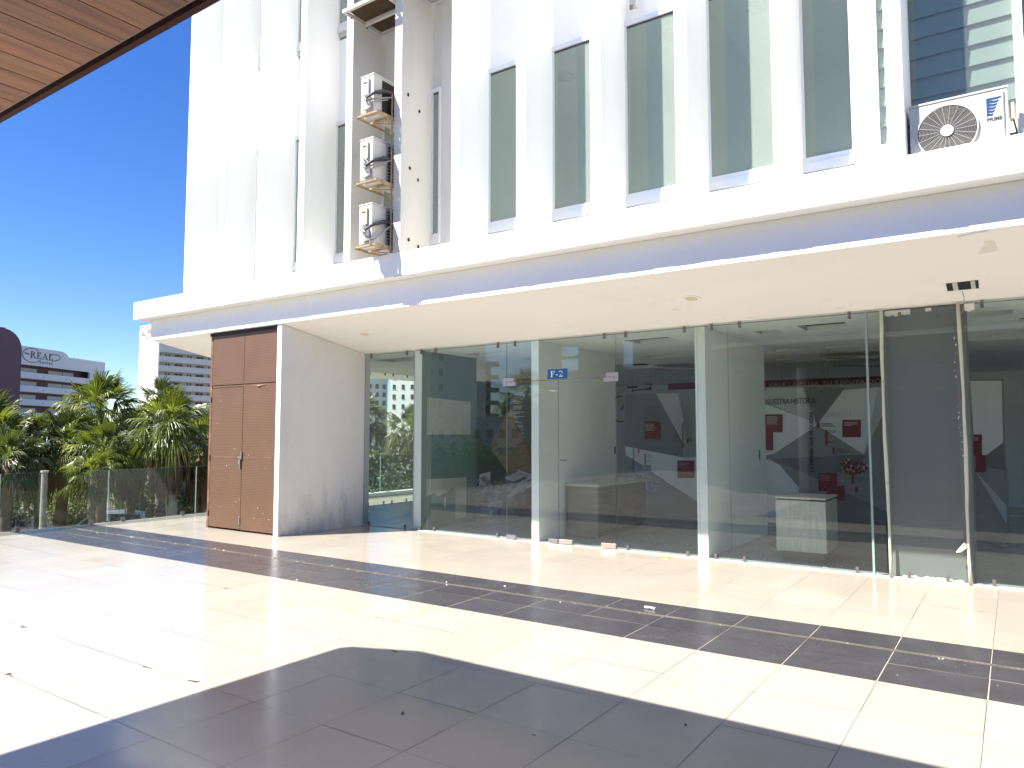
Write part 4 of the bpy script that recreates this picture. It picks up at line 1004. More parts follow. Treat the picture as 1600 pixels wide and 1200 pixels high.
# old broken outlet box on the wall between fins
b = thing('outlet_box', 'broken outdoor socket box high on the wall between two fins', 'socket box', (-3.6, 7.84, 6.78))
w = MB(); w.box(-3.64, -3.55, 7.80, 7.859, 6.73, 6.85); w.build('case', 'acwhite', b, bevel=.01)
w = MB(); w.box(-3.63, -3.59, 7.79, 7.7995, 6.70, 6.76); w.build('torn_wiring', 'rust', b)
b = thing('wall_plate', 'small teal enamel plate on the pier edge high between the fins', 'plate', (-6.0, 7.7, 6.6))
w = MB(); w.box(-6.03, -5.945, 7.69, 7.7195, 6.62, 6.76); w.build('plate', 'teal', b, bevel=.003)

# ================================================================== LITTER
def scrap(label, cat, name, x, y, m, s_, h_=.006, n=6):
    w = MB(); q = random.Random(int(x * 97 + y * 31)); P = []
    for k in range(n): a = 2 * math.pi * k / n + q.uniform(-.3, .3); r_ = s_ * q.uniform(.5, 1.1); P.append((x + r_ * math.cos(a), y + r_ * .7 * math.sin(a), .0012))
    top = [(p[0] * .92 + x * .08, p[1] * .92 + y * .08, .0012 + h_ * q.uniform(.5, 1.3)) for p in P]; k = len(P)
    w.add(P + top, [tuple(range(k))[::-1]] + [tuple(range(k, 2 * k))] + [(i, (i + 1) % k, k + (i + 1) % k, k + i) for i in range(k)])
    return tag(w.build(name, m), label, cat)
def on(px, py): p = at(px, py, 1) - Vector((0, 0, CH)); k = -CH / p.z; return p.x * k, p.y * k
x, y = on(1040, 871.5)
w = MB(); w.obox((x, y, .009), (1, .12, 0), (-.12, 1, 0), (0, 0, 1), .05, .02, .007); o = w.build('wood_offcut', 'yscrap', bevel=.002); tag(o, 'small yellow offcut lying on the tiles before the glass', 'offcut')
x, y = on(1016, 952)
w = MB(); w.tube([(x - .06, y + .01, .012), (x - .02, y - .005, .015), (x + .02, y + .004, .012), (x + .055, y - .012, .013)], [.008, .012, .01, .012], 7); tag(w.build('paper_twist', 'litter'), 'twisted white paper scrap on the dark tile band beside the drain', 'paper scrap')
scrap('white crumb of plaster on the charcoal band close to the left end of the drain', 'plaster crumb', 'plaster_crumb', *on(463.5, 906.5), 'litter', .014)
scrap('pale flake on the beige tiles just left of the roof shadow corner', 'flake', 'plaster_crumb', *on(587, 965), 'debris', .022)
scrap('pale scrap in the roof shadow near the bottom middle of the plaza', 'scrap', 'paper_scrap', *on(834, 1148), 'litter', .012)
scrap('dark pebble in the roof shadow left of the pale scrap', 'pebble', 'pebble', *on(629.5, 1115), 'debris', .012, .012)
scrap('grey pebble in the roof shadow at the right', 'pebble', 'pebble', *on(1072, 1134), 'debris', .011, .01)
scrap('white crumb beside the drain in the middle of the charcoal band', 'plaster crumb', 'plaster_crumb', *on(698, 910), 'litter', .013)
scrap('white crumb on the charcoal band where two pale joints cross', 'plaster crumb', 'plaster_crumb', *on(789, 916), 'litter', .014)
w = MB(); q = random.Random(77)
for k in range(100):
    px, py = q.choice(((q.uniform(200, 1600), q.uniform(870, 1100)), (q.uniform(650, 1600), q.uniform(845, 935)), (q.uniform(0, 1600), q.uniform(900, 1190))))
    x, y = on(px, py); r_ = q.choice((.002, .003, .003, .005))
    if y > 9.25 or x < -13.5: continue
    w.cur = q.choice((0, 0, 1)); w.add([(x - r_, y, .0012), (x, y - r_, .0012), (x + r_, y, .0012), (x, y + r_, .0012), (x, y, .0012 + r_)], [(0, 1, 4), (1, 2, 4), (2, 3, 4), (3, 0, 4)])
for k in range(70):
    y = 6.18 + q.gauss(0, .03); x = q.uniform(-13, -7) if k < 45 else q.uniform(-7, 0); r_ = q.uniform(.004, .012)
    w.cur = q.choice((0, 0, 1)); w.add([(x - r_, y, .0012), (x, y - r_, .0012), (x + r_, y, .0012), (x, y + r_, .0012), (x, y, .0012 + r_ * .5)], [(0, 1, 4), (1, 2, 4), (2, 3, 4), (3, 0, 4)])
tag(w.build('grit', ['litter', 'debris']), 'grit and crumbs of mortar strewn over the plaza tiles', 'grit', kind='stuff')
# grit inside the shop, near the glass
w = MB()
for k in range(90):
    x, y = q.uniform(-8.0, -.5), 9.42 + abs(q.gauss(0, .35)); r_ = q.choice((.004, .006, .009))
    w.add([(x - r_, y, .0012), (x, y - r_, .0012), (x + r_, y, .0012), (x, y + r_, .0012), (x, y, .0012 + r_)], [(0, 1, 4), (1, 2, 4), (2, 3, 4), (3, 0, 4)])
tag(w.build('plaster_grit', 'litter'), 'white plaster crumbs scattered on the shop floor behind the glass', 'grit', kind='stuff')

# ================================================================== RAILING
gr = thing('glass_railing', 'frameless glass railing on square steel clamps at the plaza edge', 'railing', (-13.7, 5, 0))
ys = [-11.9 + 1.74 * k for k in range(0, 20)]
sh = 6.93 - min(ys, key=lambda v: abs(v - 6.93)); ys = [y + sh for y in ys]
for y0, y1 in zip(ys, ys[1:]):
    zb = .025 if y1 < 10.7 else .11
    w = MB(); w.box(-13.706, -13.694, y0 + .006, y1 - .006, zb, .955 if y1 < 10.7 else 1.06); o = w.build('glass_panel', ['glassrail', 'glassedge'], gr)
    for p in o.data.polygons:
        if abs(p.normal.x) < .5: p.material_index = 1
    for yc in (y0 + .28, y1 - .28):
        w = MB(); w.box(-13.728, -13.7065, yc - .032, yc + .032, zb - .02, zb + .05); w.box(-13.6935, -13.662, yc - .032, yc + .032, zb - .02, zb + .05); w.build('clamp', 'clamp', gr, bevel=.004)
# ================================================================== ROOF OVER THE CAMERA AND THE WING BEHIND
RF = thing('canopy_roof', 'plank-lined flat canopy roof overhead with a dark brown metal edge', 'roof', (0, -1, 3.6))
XL, YR, ZR, TH = -5.89, 1.895, 3.59, .12
w = MB(); q = random.Random(4)
edges = [-3.67 - .2 * k for k in range(-90, 12)]
edges = sorted([e for e in edges if XL + .06 < e < 13.9] + [XL + .06, 13.9])
for xa, xb in zip(edges, edges[1:]):
    k = 1 + q.gauss(0, .16); w.tint = (k, k * (1 + q.gauss(0, .04)), k)
    w.box(xa + .004, xb - .004, -7.9, YR - .06 - max(0, (-5.4 - (xa + xb) / 2)) * .4, ZR, ZR + .018)
w.build('plank_soffit', 'wood', RF)
outl = [(XL, -8), (14, -8), (14, YR), (XL + .5, YR), (XL, YR - .2)]
w = MB(); w.prism([(x, y, ZR + .022) for x, y in outl], (0, 0, TH - .022)); w.build('roof_deck', 'roofwhite', RF)
w = MB()
def edge(a, c, t=.035): 
    a, c = Vector(a), Vector(c); d = (c - a).normalized(); n = Vector((-d.y, d.x)); 
    w.prism([(a.x, a.y, ZR - .012), (c.x, c.y, ZR - .012), (c.x + n.x * t, c.y + n.y * t, ZR - .012), (a.x + n.x * t, a.y + n.y * t, ZR - .012)], (0, 0, .0335))
edge((14, YR), (XL + .5, YR)); edge((XL + .5, YR), (XL, YR - .2)); edge((XL, YR - .2), (XL, -8))
w.build('edge_trim', 'trimbrown', RF)
OW = thing('opposite_wing', 'wing with dark shop windows under the plank canopy, upper storey added to block sky', 'building', (4, -6, 0))
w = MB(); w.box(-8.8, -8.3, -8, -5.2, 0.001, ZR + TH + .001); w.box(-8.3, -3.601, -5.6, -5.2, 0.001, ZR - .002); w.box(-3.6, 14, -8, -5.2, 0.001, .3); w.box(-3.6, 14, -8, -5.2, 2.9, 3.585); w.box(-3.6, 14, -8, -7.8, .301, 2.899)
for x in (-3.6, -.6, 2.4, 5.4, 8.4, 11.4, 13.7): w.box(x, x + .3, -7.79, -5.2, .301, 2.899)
w.box(-8.8, 14, -8, -5.2, ZR + TH + .002, 5.5); w.build('wall', 'wing', OW)  # upper storey and left run added to keep sky out of the glass reflections
w = MB(); w.box(-8.85, 14.05, -8.05, -5.15, 5.501, 5.65); w.build('coping', 'white', OW)
for k in range(-1, 6):
    for z in (4.1,):
        w = MB(); w.box(-4.4 + 3 * k, -2.6 + 3 * k, -5.21, -5.15, z, z + .9); w.build('added_upper_window', 'windark', OW)
for x in (-3.3, -.3, 2.7, 5.7, 8.7, 11.7):
    w = MB(); w.box(x, x + 2.3 if x > 11 else x + 2.7, -5.5, -5.46, .301, 2.899); w.build('window', 'windark', OW)
for x in (-5.2, 1.0, 7.0):
    t = thing('roof_post', 'round white post carrying the plank canopy', 'post', (x, -4.2, 0), 'white posts under the plank canopy')
    w = MB(); w.tube([(x, -4.2, .001), (x, -4.2, ZR)], .13, 24); w.build('shaft', 'white', t, smooth=False)
    w = MB(); w.ring((x, -4.2, .001), (0, 0, 1), .131, .17, .03, 24); w.build('base_ring', 'alu', t)

# ================================================================== FAR BUILDINGS
def local_block(name, label, cat, org, ang):
    t = thing(name, label, cat, org); t.rotation_euler = (0, 0, ang); ORG[t.name] = Vector(); return t
# 1: hotel with open corridors and rooftop lettering, in its own axes (x along the front, y into the building)
P0 = at(28, 679, 140)
u = Vector((-.454, .891, 0))
H = local_block('hotel', 'white hotel with open corridors, maroon recesses and oval lettered sign at the roofline', 'building', (P0.x, P0.y, -4), math.atan2(u.y, u.x))
zz = 4.0
x0, x1 = -26.0, 23.7
w = MB()
top = 17.75 + zz; hi = 18.75 + zz
w.prism([(x0, 0, 15.15 + zz), (x1, 0, 15.15 + zz), (x1, 0, top), (12.3, 0, top), (12.15, 0, top + .35), (11.5, 0, hi - .25), (10.6, 0, hi), (x0, 0, hi)], (0, .5, 0))
for k in range(9):
    zt = 13.75 + zz - 2.62 * k; zbm = zt - 1.22
    if zt < .5: break
    w.box(x0, 18.9, 0, .25, max(0, zbm), zt)
    w.box(x0, 18.9, .2501, 2.0, zbm + .02, zbm + .22)
w.box(18.9, x1, 0, .45, 0, 15.15 + zz)
w.box(x1 - .3, x1, .4501, 14, 0, top); w.box(x0, x1 - .3, 13.7, 14, 0, top); w.box(x0, x0 + .3, .5001, 13.7, 0, top); w.box(x0, x1, .5001, 13.7, 16.6 + zz, 16.9 + zz)
w.build('wall', 'hotelwhite', H)
w = MB(); w.box(x0 + .3, x1 - .3, 2.0, 2.3, 0, 16.5 + zz); w.build('corridor_wall', 'hotelred', H)
for k in range(8):
    zb_ = 13.75 + zz - 2.62 * k + .0
    if zb_ < 1: break
    g = MB()
    for (xa, xb) in ((-25, -16), (-14.4, -8), (-6.5, -.4), (.1, 6.2), (9.3, 13.2), (13.4, 16.4)): g = MB(); g.box(xa, xb, 1.93, 1.99, zb_ - 1.0, zb_ + .95); g.build('corridor_window', 'hotelgrey', H)
    g = MB()
    for xd in (-15.6, -7.6, 6.6, 8.5, 16.7, 18.0): g.box(xd, xd + .75, 1.925, 1.995, zb_ - 1.0, zb_ + .85)
    g.build('corridor_door', 'maroon', H)
w = MB(); w.box(20.8, 21.7, -.02, -.001, 14.6 + zz, 15.25 + zz); w.box(19.5, 19.7, -.02, -.001, 15.5 + zz, 15.7 + zz)
for k in range(5):
    for xd in (-10, 5.7, 11.9, 17.9): w.box(xd, xd + .3, -.02, -.001, 13.0 + zz - 2.62 * k, 13.2 + zz - 2.62 * k)
w.build('vent', 'windark', H)
sgn = MB()
serif_text(sgn, 'REAL', (2.05, -.06, 16.55 + zz), (1, 0, 0), (0, 0, 1), 6.1, 1.35)
fit_text(sgn, 'DEL', (.72, -.06, 17.15 + zz), (1, 0, 0), (0, 0, 1), 1.2, .36, .02); fit_text(sgn, 'S U I T E S', (4.6, -.06, 15.72 + zz), (1, 0, 0), (0, 0, 1), 3.3, .42, .03)
def loop(pts, wd):
    n = len(pts)
    for i in range(n - 1): sgn.bar((pts[i][0], -.07, pts[i][1]), (pts[i + 1][0], -.07, pts[i + 1][1]), wd, .03, up=(0, 1, 0))
def arcp(cx_, cz_, rx, rz, a0, a1, n=24): return [(cx_ + rx * math.cos(RAD(a0 + (a1 - a0) * i / n)), cz_ + rz * math.sin(RAD(a0 + (a1 - a0) * i / n))) for i in range(n + 1)]
loop(arcp(2.6, 17.1 + zz, 2.45, 1.38, 50, 330), .11)
loop([(7.2, 17.7 + zz)] + arcp(9.2, 17.35 + zz, .75, .55, 110, -50, 12) + [(8.2, 16.5 + zz), (7.7, 16.5 + zz)], .11)
loop([(7.0, 17.5 + zz), (7.9, 17.85 + zz), (8.9, 17.9 + zz)], .09)
sgn.build('lettering', 'maroon', H)
w = MB()
for xa in (21.6, 22.9): w.tube([(xa, 6, top), (xa, 6, top + 1.9)], .05, 6)
w.build('antenna', 'greycable', H)
# 2: maroon round-topped tower
c = at(28, 679, 118)
T2 = local_block('maroon_tower', 'windowless maroon tower with a rounded top shoulder at the left edge', 'building', (c.x, c.y, -4), math.atan2(u.y, u.x) - .15)
zt2 = 1.6 + (679 - 516) * 118 / FPX + 4; rr = 3.2
P = [(-14, 0, 0), (0, 0, 0)] + [(-rr + rr * math.cos(RAD(a)), 0, zt2 - rr * 1.0 + rr * math.sin(RAD(a))) for a in range(0, 91, 9)] + [(-14, 0, zt2)]
w = MB(); w.prism(P, (0, 9, 0)); w.build('shaft', 'maroon', T2)
w = MB(); w.box(-14.1, -3.0, -.08, 0, zt2 - .02, zt2 + .12); w.build('coping', 'maroon', T2)
# 3: tall white hotel, blank sunlit end and banded shaded front
Q = at(243, 679, 200)
T3 = local_block('hotel_tower', 'tall cream hotel block with a blank sunlit end and banded balconies', 'building', (Q.x, Q.y, -4), RAD(-3))
ht = 36.4
w = MB(); w.box(-10.9, 0, 0, .4, 0, ht); w.box(-10.9, -10.5, .4001, 46, 0, ht); w.box(-10.5, 0, 45.6, 46, 0, ht); w.build('end_wall', 'cream', T3)
w = MB(); w.box(-11.0, .1, -.1, .0, ht - .45, ht - .3); w.build('cornice', 'ply', T3)
w = MB()
k = 0
while True:
    zb_ = 27.35 - 2.62 * k
    if zb_ < 1: break
    w.box(-.3, 0, .4001, 46, zb_ - 1.62, zb_); w.box(-1.6, -.3001, .4001, 46, zb_ - 1.5, zb_ - 1.3); k += 1
w.box(-.3, 0, .4001, 46, 28.4, ht); w.build('balcony_band', 'hotelgrey', T3)
w = MB(); w.box(-10.4, 0.02, .4, 45.6, ht - .5, ht - .1); w.build('roof', 'hotelgrey', T3)
w = MB(); w.box(-1.9, -1.6, .4001, 45.6, 0, ht - .6); w.build('recess_wall', 'hotelgrey', T3)
for k in range(11):
    zb_ = 27.35 - 2.62 * k
    if zb_ < 1: break
    g = MB()
    for n in range(7):
        y_ = .5 + n * 6.4
        for (a, c_) in ((.0, .9), (5.1, 6.2), (7.7 - 6.4 + 1.9, 3.6), (2.4, 2.7)): g.box(-1.59, -1.5, y_ + a, y_ + c_, zb_ - 1.2, zb_ + .75)
    g.build('window_row', 'hotelred', T3)
w = MB()
s_ = [(-9.9, 34.3), (-9.6, 35.0), (-9.5, 33.6), (-8.9, 34.6), (-8.8, 33.5), (-8.3, 34.2), (-8.0, 33.4), (-7.6, 34.0), (-7.4, 33.5)]
def stroke(pts, wd):
    for a, c_ in zip(pts, pts[1:]): w.bar((a[0], -.12, a[1]), (c_[0], -.12, c_[1]), wd, .04, up=(0, 1, 0))
stroke(s_, .22); stroke([(-6.3, 33.7), (-6.0, 35.3), (-5.5, 34.0), (-5.1, 35.3), (-4.9, 33.9), (-4.4, 34.9), (-4.2, 34.0), (-3.6, 34.6), (-3.4, 34.1)], .22)
stroke([(-3.0, 33.0), (-2.9, 34.8), (-2.3, 34.7), (-2.3, 34.0), (-2.9, 33.9)], .22); stroke([(-7.4, 32.7), (-6.5, 32.8), (-5.5, 32.7), (-4.6, 32.9)], .2)
w.build('script_lettering', 'debris', T3)
# 4, 5: blocks seen through the corner of the shop
def grid_block(name, label, org, ang, W_, D_, H_, m, rows, cols, ww, wh, z0=2.0, wm='windark'):
    t = local_block(name, label, 'building', org, ang)
    w = MB(); w.box(0, W_, 0, D_, 0, H_); w.build('wall', m, t)
    g = MB()
    w = MB(); w.box(-.15, W_ + .15, -.15, D_ + .15, H_ + .001, H_ + .5); w.build('parapet', m, t)
    n = 0
    for r_ in range(rows):
        for k in range(cols):
            if n >= 60: continue
            g = MB(); xa = (k + .5) * W_ / cols - ww / 2; za = z0 + r_ * (H_ - z0) / rows
            g.box(xa, xa + ww, -.06, .05, za, za + wh); g.box(xa - .1, xa + ww + .1, -.12, -.0605, za - .12, za - .02); g.build('window', wm, t); n += 1
    return t
p = at(560, 679, 220); grid_block('grey_block', 'plain grey apartment block seen through the glass corner, left of the white one', (p.x, p.y, -4), RAD(72), 9.6, 14, 22.3, 'hotelgrey', 8, 4, 1.1, 1.3)
p = at(608, 679, 200); grid_block('white_block', 'tall white apartment block with small square windows seen through the glass corner', (p.x, p.y, -4), RAD(30), 10, 12, 37, 'cream', 13, 4, .8, 1.1)
# blocks reflected in the shopfront glass
def back(px, D): v = mir(px, 679, D); return (v.x, v.y, -4)
p = back(697, 150); T = grid_block('white_apartment_tower', 'white apartment tower across the river, mirrored in the shop glass', p, RAD(186), 9.5, 12, 40, 'hotelwhite', 12, 3, 1.2, 1.3)
p = back(752, 165); T = local_block('concrete_frame_tower', 'bare concrete tower frame under construction, mirrored in the shop glass', 'building', p, RAD(184))
w = MB()
for k in range(6): w.box(k * 2.1, k * 2.1 + .55, 0, .6, 0, 27 - (k % 3) * .9)
for k in range(8): w.box(-.3, 11.4, -.1, 6, 3 * k + .4, 3 * k + 1.4)
w.build('frame', 'concrete', T)
w = MB(); w.box(0, 11, 3, 3.3, 0, 22); w.build('core_wall', 'concrete', T)
p = back(860, 120); grid_block('low_block', 'long low white building beyond the trees behind the plaza', p, RAD(186), 30, 10, 8.2, 'hotelwhite', 2, 10, 1.4, 1.4)
T = thing('arcade_block', 'roofless concrete upper storey with square openings standing behind the plaza', 'building', (-20, -24.5, -4))
w = MB()
w.box(-27, -25.4, -24.5, -24, -4, 9.2); w.box(-23.9, -20.8, -24.5, -24, -4, 9.2); w.box(-19.9, -14.0, -24.5, -24, -4, 9.2)
for xa, xb in ((-25.4, -23.9), (-20.8, -19.9)): w.box(xa, xb, -24.49, -24.01, -4, 5.9); w.box(xa, xb, -24.49, -24.01, 7.6, 9.19)
w.build('wall', 'concrete', T)
w = MB(); w.box(-25.4, -23.9, -24.3, -24.2, 6.7, 6.9); w.build('cross_bar', 'concrete', T)
for x in (-26.6, -22.9, -19.2, -17.2):
    w = MB(); w.box(x, x + 1.1, -24.02, -23.95, 1.2, 3.4); w.build('window', 'windark', T)

# ================================================================== PALMS AND GREENERY
def fan_leaf(mb, hub, d, L, rng, seg=21, droop=.5):
    d = d.normalized(); side = d.cross(Vector((0, 0, 1)))
    if side.length < .1: side = Vector((1, 0, 0))
    side.normalize(); up = side.cross(d).normalized(); tw = rng.uniform(-.5, .5)
    side, up = side * math.cos(tw) + up * math.sin(tw), up * math.cos(tw) - side * math.sin(tw)
    spread = RAD(rng.uniform(62, 88)); t0 = rng.uniform(.6, 1.4); wind = Vector((rng.uniform(.0, .3), rng.uniform(0, .25), 0))
    for i in range(seg):
        f = i / (seg - 1) * 2 - 1; a = f * spread
        dd = (d * math.cos(a) + side * math.sin(a) + up * (.18 - .22 * f * f)).normalized()
        l = L * (1 - .32 * abs(f) ** 1.6) * rng.uniform(.9, 1.08)
        wv = dd.cross(up).normalized() * (L * .030); fold = up * (L * .018)
        g = t0 * rng.uniform(.65, 1.3); mb.tint = (g, g * rng.uniform(.95, 1.05), g * .95)
        dr = droop * L * rng.uniform(.5, 1.9)
        m1 = hub + dd * l * .42 - Vector((0, 0, dr * .10)); m2 = hub + dd * l * .76 - Vector((0, 0, dr * .42)) + wind * L * .15
        tp = hub + dd * l * .98 - Vector((0, 0, dr * 1.05)) + wind * L * .35
        o = len(mb.v)
        mb.v += [hub, m1 - wv, m1 + fold, m1 + wv, m2 - wv * .8, m2 + fold, m2 + wv * .8, tp]
        for q_ in ((0, 1, 2), (0, 2, 3), (1, 4, 5, 2), (2, 5, 6, 3), (4, 7, 5), (5, 7, 6)): mb.f.append([o + n for n in q_]); mb.m.append(0); mb.t.append(mb.tint)
def palm(c, zg, Rr, label, seed, nleaf=34, skirt=1.0, lo=-34, dark=False, pale=False, trunk_r=.19, droop=.42):
    """fan palm: c = centre of the crown, zg = ground level, Rr = crown radius"""
    rng = random.Random(seed)
    t = thing('fan_palm', label, 'palm tree', (c.x, c.y, zg), 'fan palms along the river edge')
    w = MB(); n = 7; lean = Vector((rng.uniform(-.3, .3), rng.uniform(-.3, .3), 0))
    P = [Vector((c.x, c.y, zg)) + lean * (1 - i / (n - 1)) + Vector((0, 0, (c.z - zg) * i / (n - 1))) for i in range(n)]
    w.tube(P, [trunk_r * (1.35 - .45 * i / (n - 1)) for i in range(n)], 12); w.build('trunk', 'barkpale' if pale else 'bark', t, smooth=True)
    lf = MB(); st = MB(); st.tint = (1.1, 1.15, .9)
    for i in range(nleaf):
        f = (i + .5) / nleaf; el = RAD(82 - (82 - lo) * f ** .9 + rng.uniform(-9, 9)); az = i * 2.39996 + rng.uniform(-.35, .35)
        d = Vector((math.cos(az) * math.cos(el), math.sin(az) * math.cos(el), math.sin(el)))
        pl_ = Rr * rng.uniform(.42, .58); hub = c + d * pl_ + Vector((0, 0, -.12 * Rr * math.cos(el) * rng.uniform(.3, 1)))
        mid = c + d * pl_ * .5 + Vector((0, 0, .05 * Rr)); s = d.cross(Vector((0, 0, 1))); s = s.normalized() * .035 if s.length > .05 else Vector((.035, 0, 0))
        st.add([c - s, c + s, mid + s, mid - s, hub + s * .7, hub - s * .7], [(0, 1, 2, 3), (3, 2, 4, 5)])
        ld = (d + Vector((0, 0, -.25 - .2 * f))).normalized(); fan_leaf(lf, hub, ld, Rr * rng.uniform(.50, .62), rng, droop=droop * (.45 + 1.5 * f * f))
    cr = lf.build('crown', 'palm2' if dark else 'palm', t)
    st.build('leaf_stalks', 'palm', cr)
    if skirt:
        sk = MB()
        for i in range(int(90 * skirt)):
            az = rng.uniform(0, 6.3); r_ = Rr * rng.uniform(.10, .26); z0 = c.z - rng.uniform(0, .35) * Rr - .1; L = Rr * rng.uniform(.5, 1.0) * (.5 + .5 * skirt)
            d = Vector((math.cos(az), math.sin(az), 0)); s = d.cross(Vector((0, 0, 1))) * rng.uniform(.03, .09) * Rr
            k = rng.uniform(.55, 1.35); sk.tint = (k, k * rng.uniform(.9, 1.0), k * .9)
            a = Vector((c.x, c.y, z0)) + d * r_ * .6; m_ = a + d * r_ * 1.1 + Vector((0, 0, -L * .45)); e_ = a + d * r_ * rng.uniform(.6, 1.3) + Vector((0, 0, -L))
            sk.add([a - s * .2, a + s * .2, m_ + s, m_ - s, e_ + s * .25, e_ - s * .5], [(0, 1, 2, 3), (3, 2, 4, 5)])
        sk.build('dead_frond_skirt', 'dead', t)
    return t
GZ = -4
PALMS = [  # px, py of crown centre, depth, crown radius, label, kwargs
    (-28, 696, 29, 2.5, 'fan palm cut by the left edge of the view, broad feathery crown', dict(seed=1, nleaf=40, skirt=1.6)),
    (58, 700, 31, 1.75, 'short-skirted fan palm second from the left edge', dict(seed=2, skirt=1.2, nleaf=38)),
    (156, 642, 33, 2.0, 'tallest fan palm, its crown rising against the sky between the two hotels', dict(seed=3, nleaf=42, skirt=.3)),
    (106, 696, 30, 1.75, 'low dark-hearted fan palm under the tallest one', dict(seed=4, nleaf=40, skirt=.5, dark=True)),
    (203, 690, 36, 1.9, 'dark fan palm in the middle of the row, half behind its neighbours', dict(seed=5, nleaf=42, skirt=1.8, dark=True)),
    (266, 664, 31, 1.95, 'full fan palm left of the brown closet with a thick skirt of dead fronds', dict(seed=6, nleaf=40, skirt=1.8, pale=True)),
    (322, 700, 34, 1.9, 'fan palm half hidden behind the brown closet', dict(seed=7, nleaf=36, skirt=1.8)),
    (143, 742, 27, 1.15, 'small young fan palm with a slim trunk in front of the row', dict(seed=8, nleaf=20, skirt=.25, trunk_r=.1)),
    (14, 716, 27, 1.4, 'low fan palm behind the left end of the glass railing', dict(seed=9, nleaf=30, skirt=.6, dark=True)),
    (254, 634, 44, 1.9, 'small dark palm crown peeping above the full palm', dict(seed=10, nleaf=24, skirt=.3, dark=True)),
    (160, 708, 29, 1.5, 'low drooping fan palm at the centre of the row', dict(seed=14, nleaf=34, skirt=.5)),
]
for px, py, D, Rr, lab, kw in PALMS: palm(at(px, py, D), GZ, Rr, lab, **kw)
palm(at(644, 676, 36), GZ, 1.6, 'fan palm seen through the glass corner of the shop', seed=11, nleaf=36, skirt=.6)
palm(at(566, 655, 40), GZ, 1.7, 'fan palm behind the white closet wall, only fronds showing in the glass corner', seed=12, nleaf=30, skirt=.5)
palm(mir(824, 618, 40), GZ, 1.9, 'lone fan palm behind the plaza, mirrored dark in the door glass', seed=13, nleaf=30, skirt=.6)
t = thing('lamp_post', 'slim pale round post behind the railing among the palms', 'post', (*at(70, 800, 26).xy, GZ))
p = at(70, 738, 26); w = MB(); w.tube([(p.x, p.y, GZ), p], [.11, .10], 12); w.build('shaft', 'barkpale', t)
w = MB(); w.ring((p.x, p.y, p.z), (0, 0, 1), 0, .13, .06, 16); w.build('cap', 'barkpale', t)

def bush(name, label, cat, base, h, r, n, seed, m='tree', trunk=True, leaf=.16, group=None):
    rng = random.Random(seed); base = Vector(base)
    t = thing(name, label, cat, tuple(base), group)
    cl = []
    for i in range(14):
        a = rng.uniform(0, 6.3); rr_ = r * rng.uniform(.1, .8); cl.append((base + Vector((math.cos(a) * rr_, math.sin(a) * rr_, h * rng.uniform(.35, .92))), r * rng.uniform(.25, .5), rng.uniform(.7, 1.3)))
    if trunk:
        w = MB(); w.tube([base, base + Vector((.1, 0, h * .3)), base + Vector((0, .1, h * .6))], [.18, .13, .07], 9)
        for c_, r_, g in cl[:9]: w.tube([base + Vector((.05, 0, h * rng.uniform(.2, .5))), c_], [.07, .015], 6)
        w.build('trunk', 'bark', t, smooth=True)
    lf = MB()
    for i in range(n):
        c_, r_, g = cl[i % len(cl)]
        d = Vector((rng.gauss(0, 1), rng.gauss(0, 1), rng.gauss(0, .8))); d = d.normalized() * r_ * rng.uniform(.3, 1.05) ** .6
        p_ = c_ + d; a = Vector((rng.gauss(0, 1), rng.gauss(0, 1), rng.gauss(0, 1))).normalized(); b_ = a.orthogonal().normalized(); s = leaf * rng.uniform(.5, 1.2)
        k = g * rng.uniform(.6, 1.4); lf.tint = (k, k * rng.uniform(.92, 1.05), k)
        lf.add([p_ - a * s, p_ + b_ * s * .45, p_ + a * s, p_ - b_ * s * .45], [(0, 1, 2, 3)])
    lf.build('crown', m, t); return t
for i, (px, D, h, r, lab) in enumerate(((596, 33, 4.7, 2.3, 'bushy olive-green tree filling the glass corner below the grey block'), (632, 30, 3.9, 2.0, 'lower bushy tree under the palm in the glass corner'), (560, 30, 4.4, 2.0, 'bushy tree behind the white closet wall'), (690, 34, 4.4, 2.2, 'bushy tree beyond the railing, behind the teal partition'))):
    p = at(px, 700, D); bush('tree', lab, 'tree', (p.x, p.y, GZ), h, r, 5200, 40 + i, leaf=.115)
for i, (px, D, h, r) in enumerate(((10, 42, 3.2, 2.6), (105, 40, 2.6, 1.6), (225, 44, 2.9, 1.6), (290, 36, 3.0, 1.8), (330, 38, 3.4, 2.0), (170, 60, 3.0, 3.0), (40, 62, 3.4, 3.2))):
    lab = ('thick green shrub at the far left behind the railing glass', 'pale green shrub between the palm trunks left of the silver car', 'green shrub by the water above the silver car', 'leafy shrub under the full palm near the closet', 'leafy shrub against the closet edge behind the railing', 'round shrub on the far bank at the middle of the row', 'round shrub on the far bank at the left')[i]
    p = at(px, 800, D); bush('shrub', lab, 'shrub', (p.x, p.y, GZ), h, r, 2000, 60 + i, trunk=False, leaf=.10, m='tree' if i != 1 else 'reed', group='shrubs below the plaza')
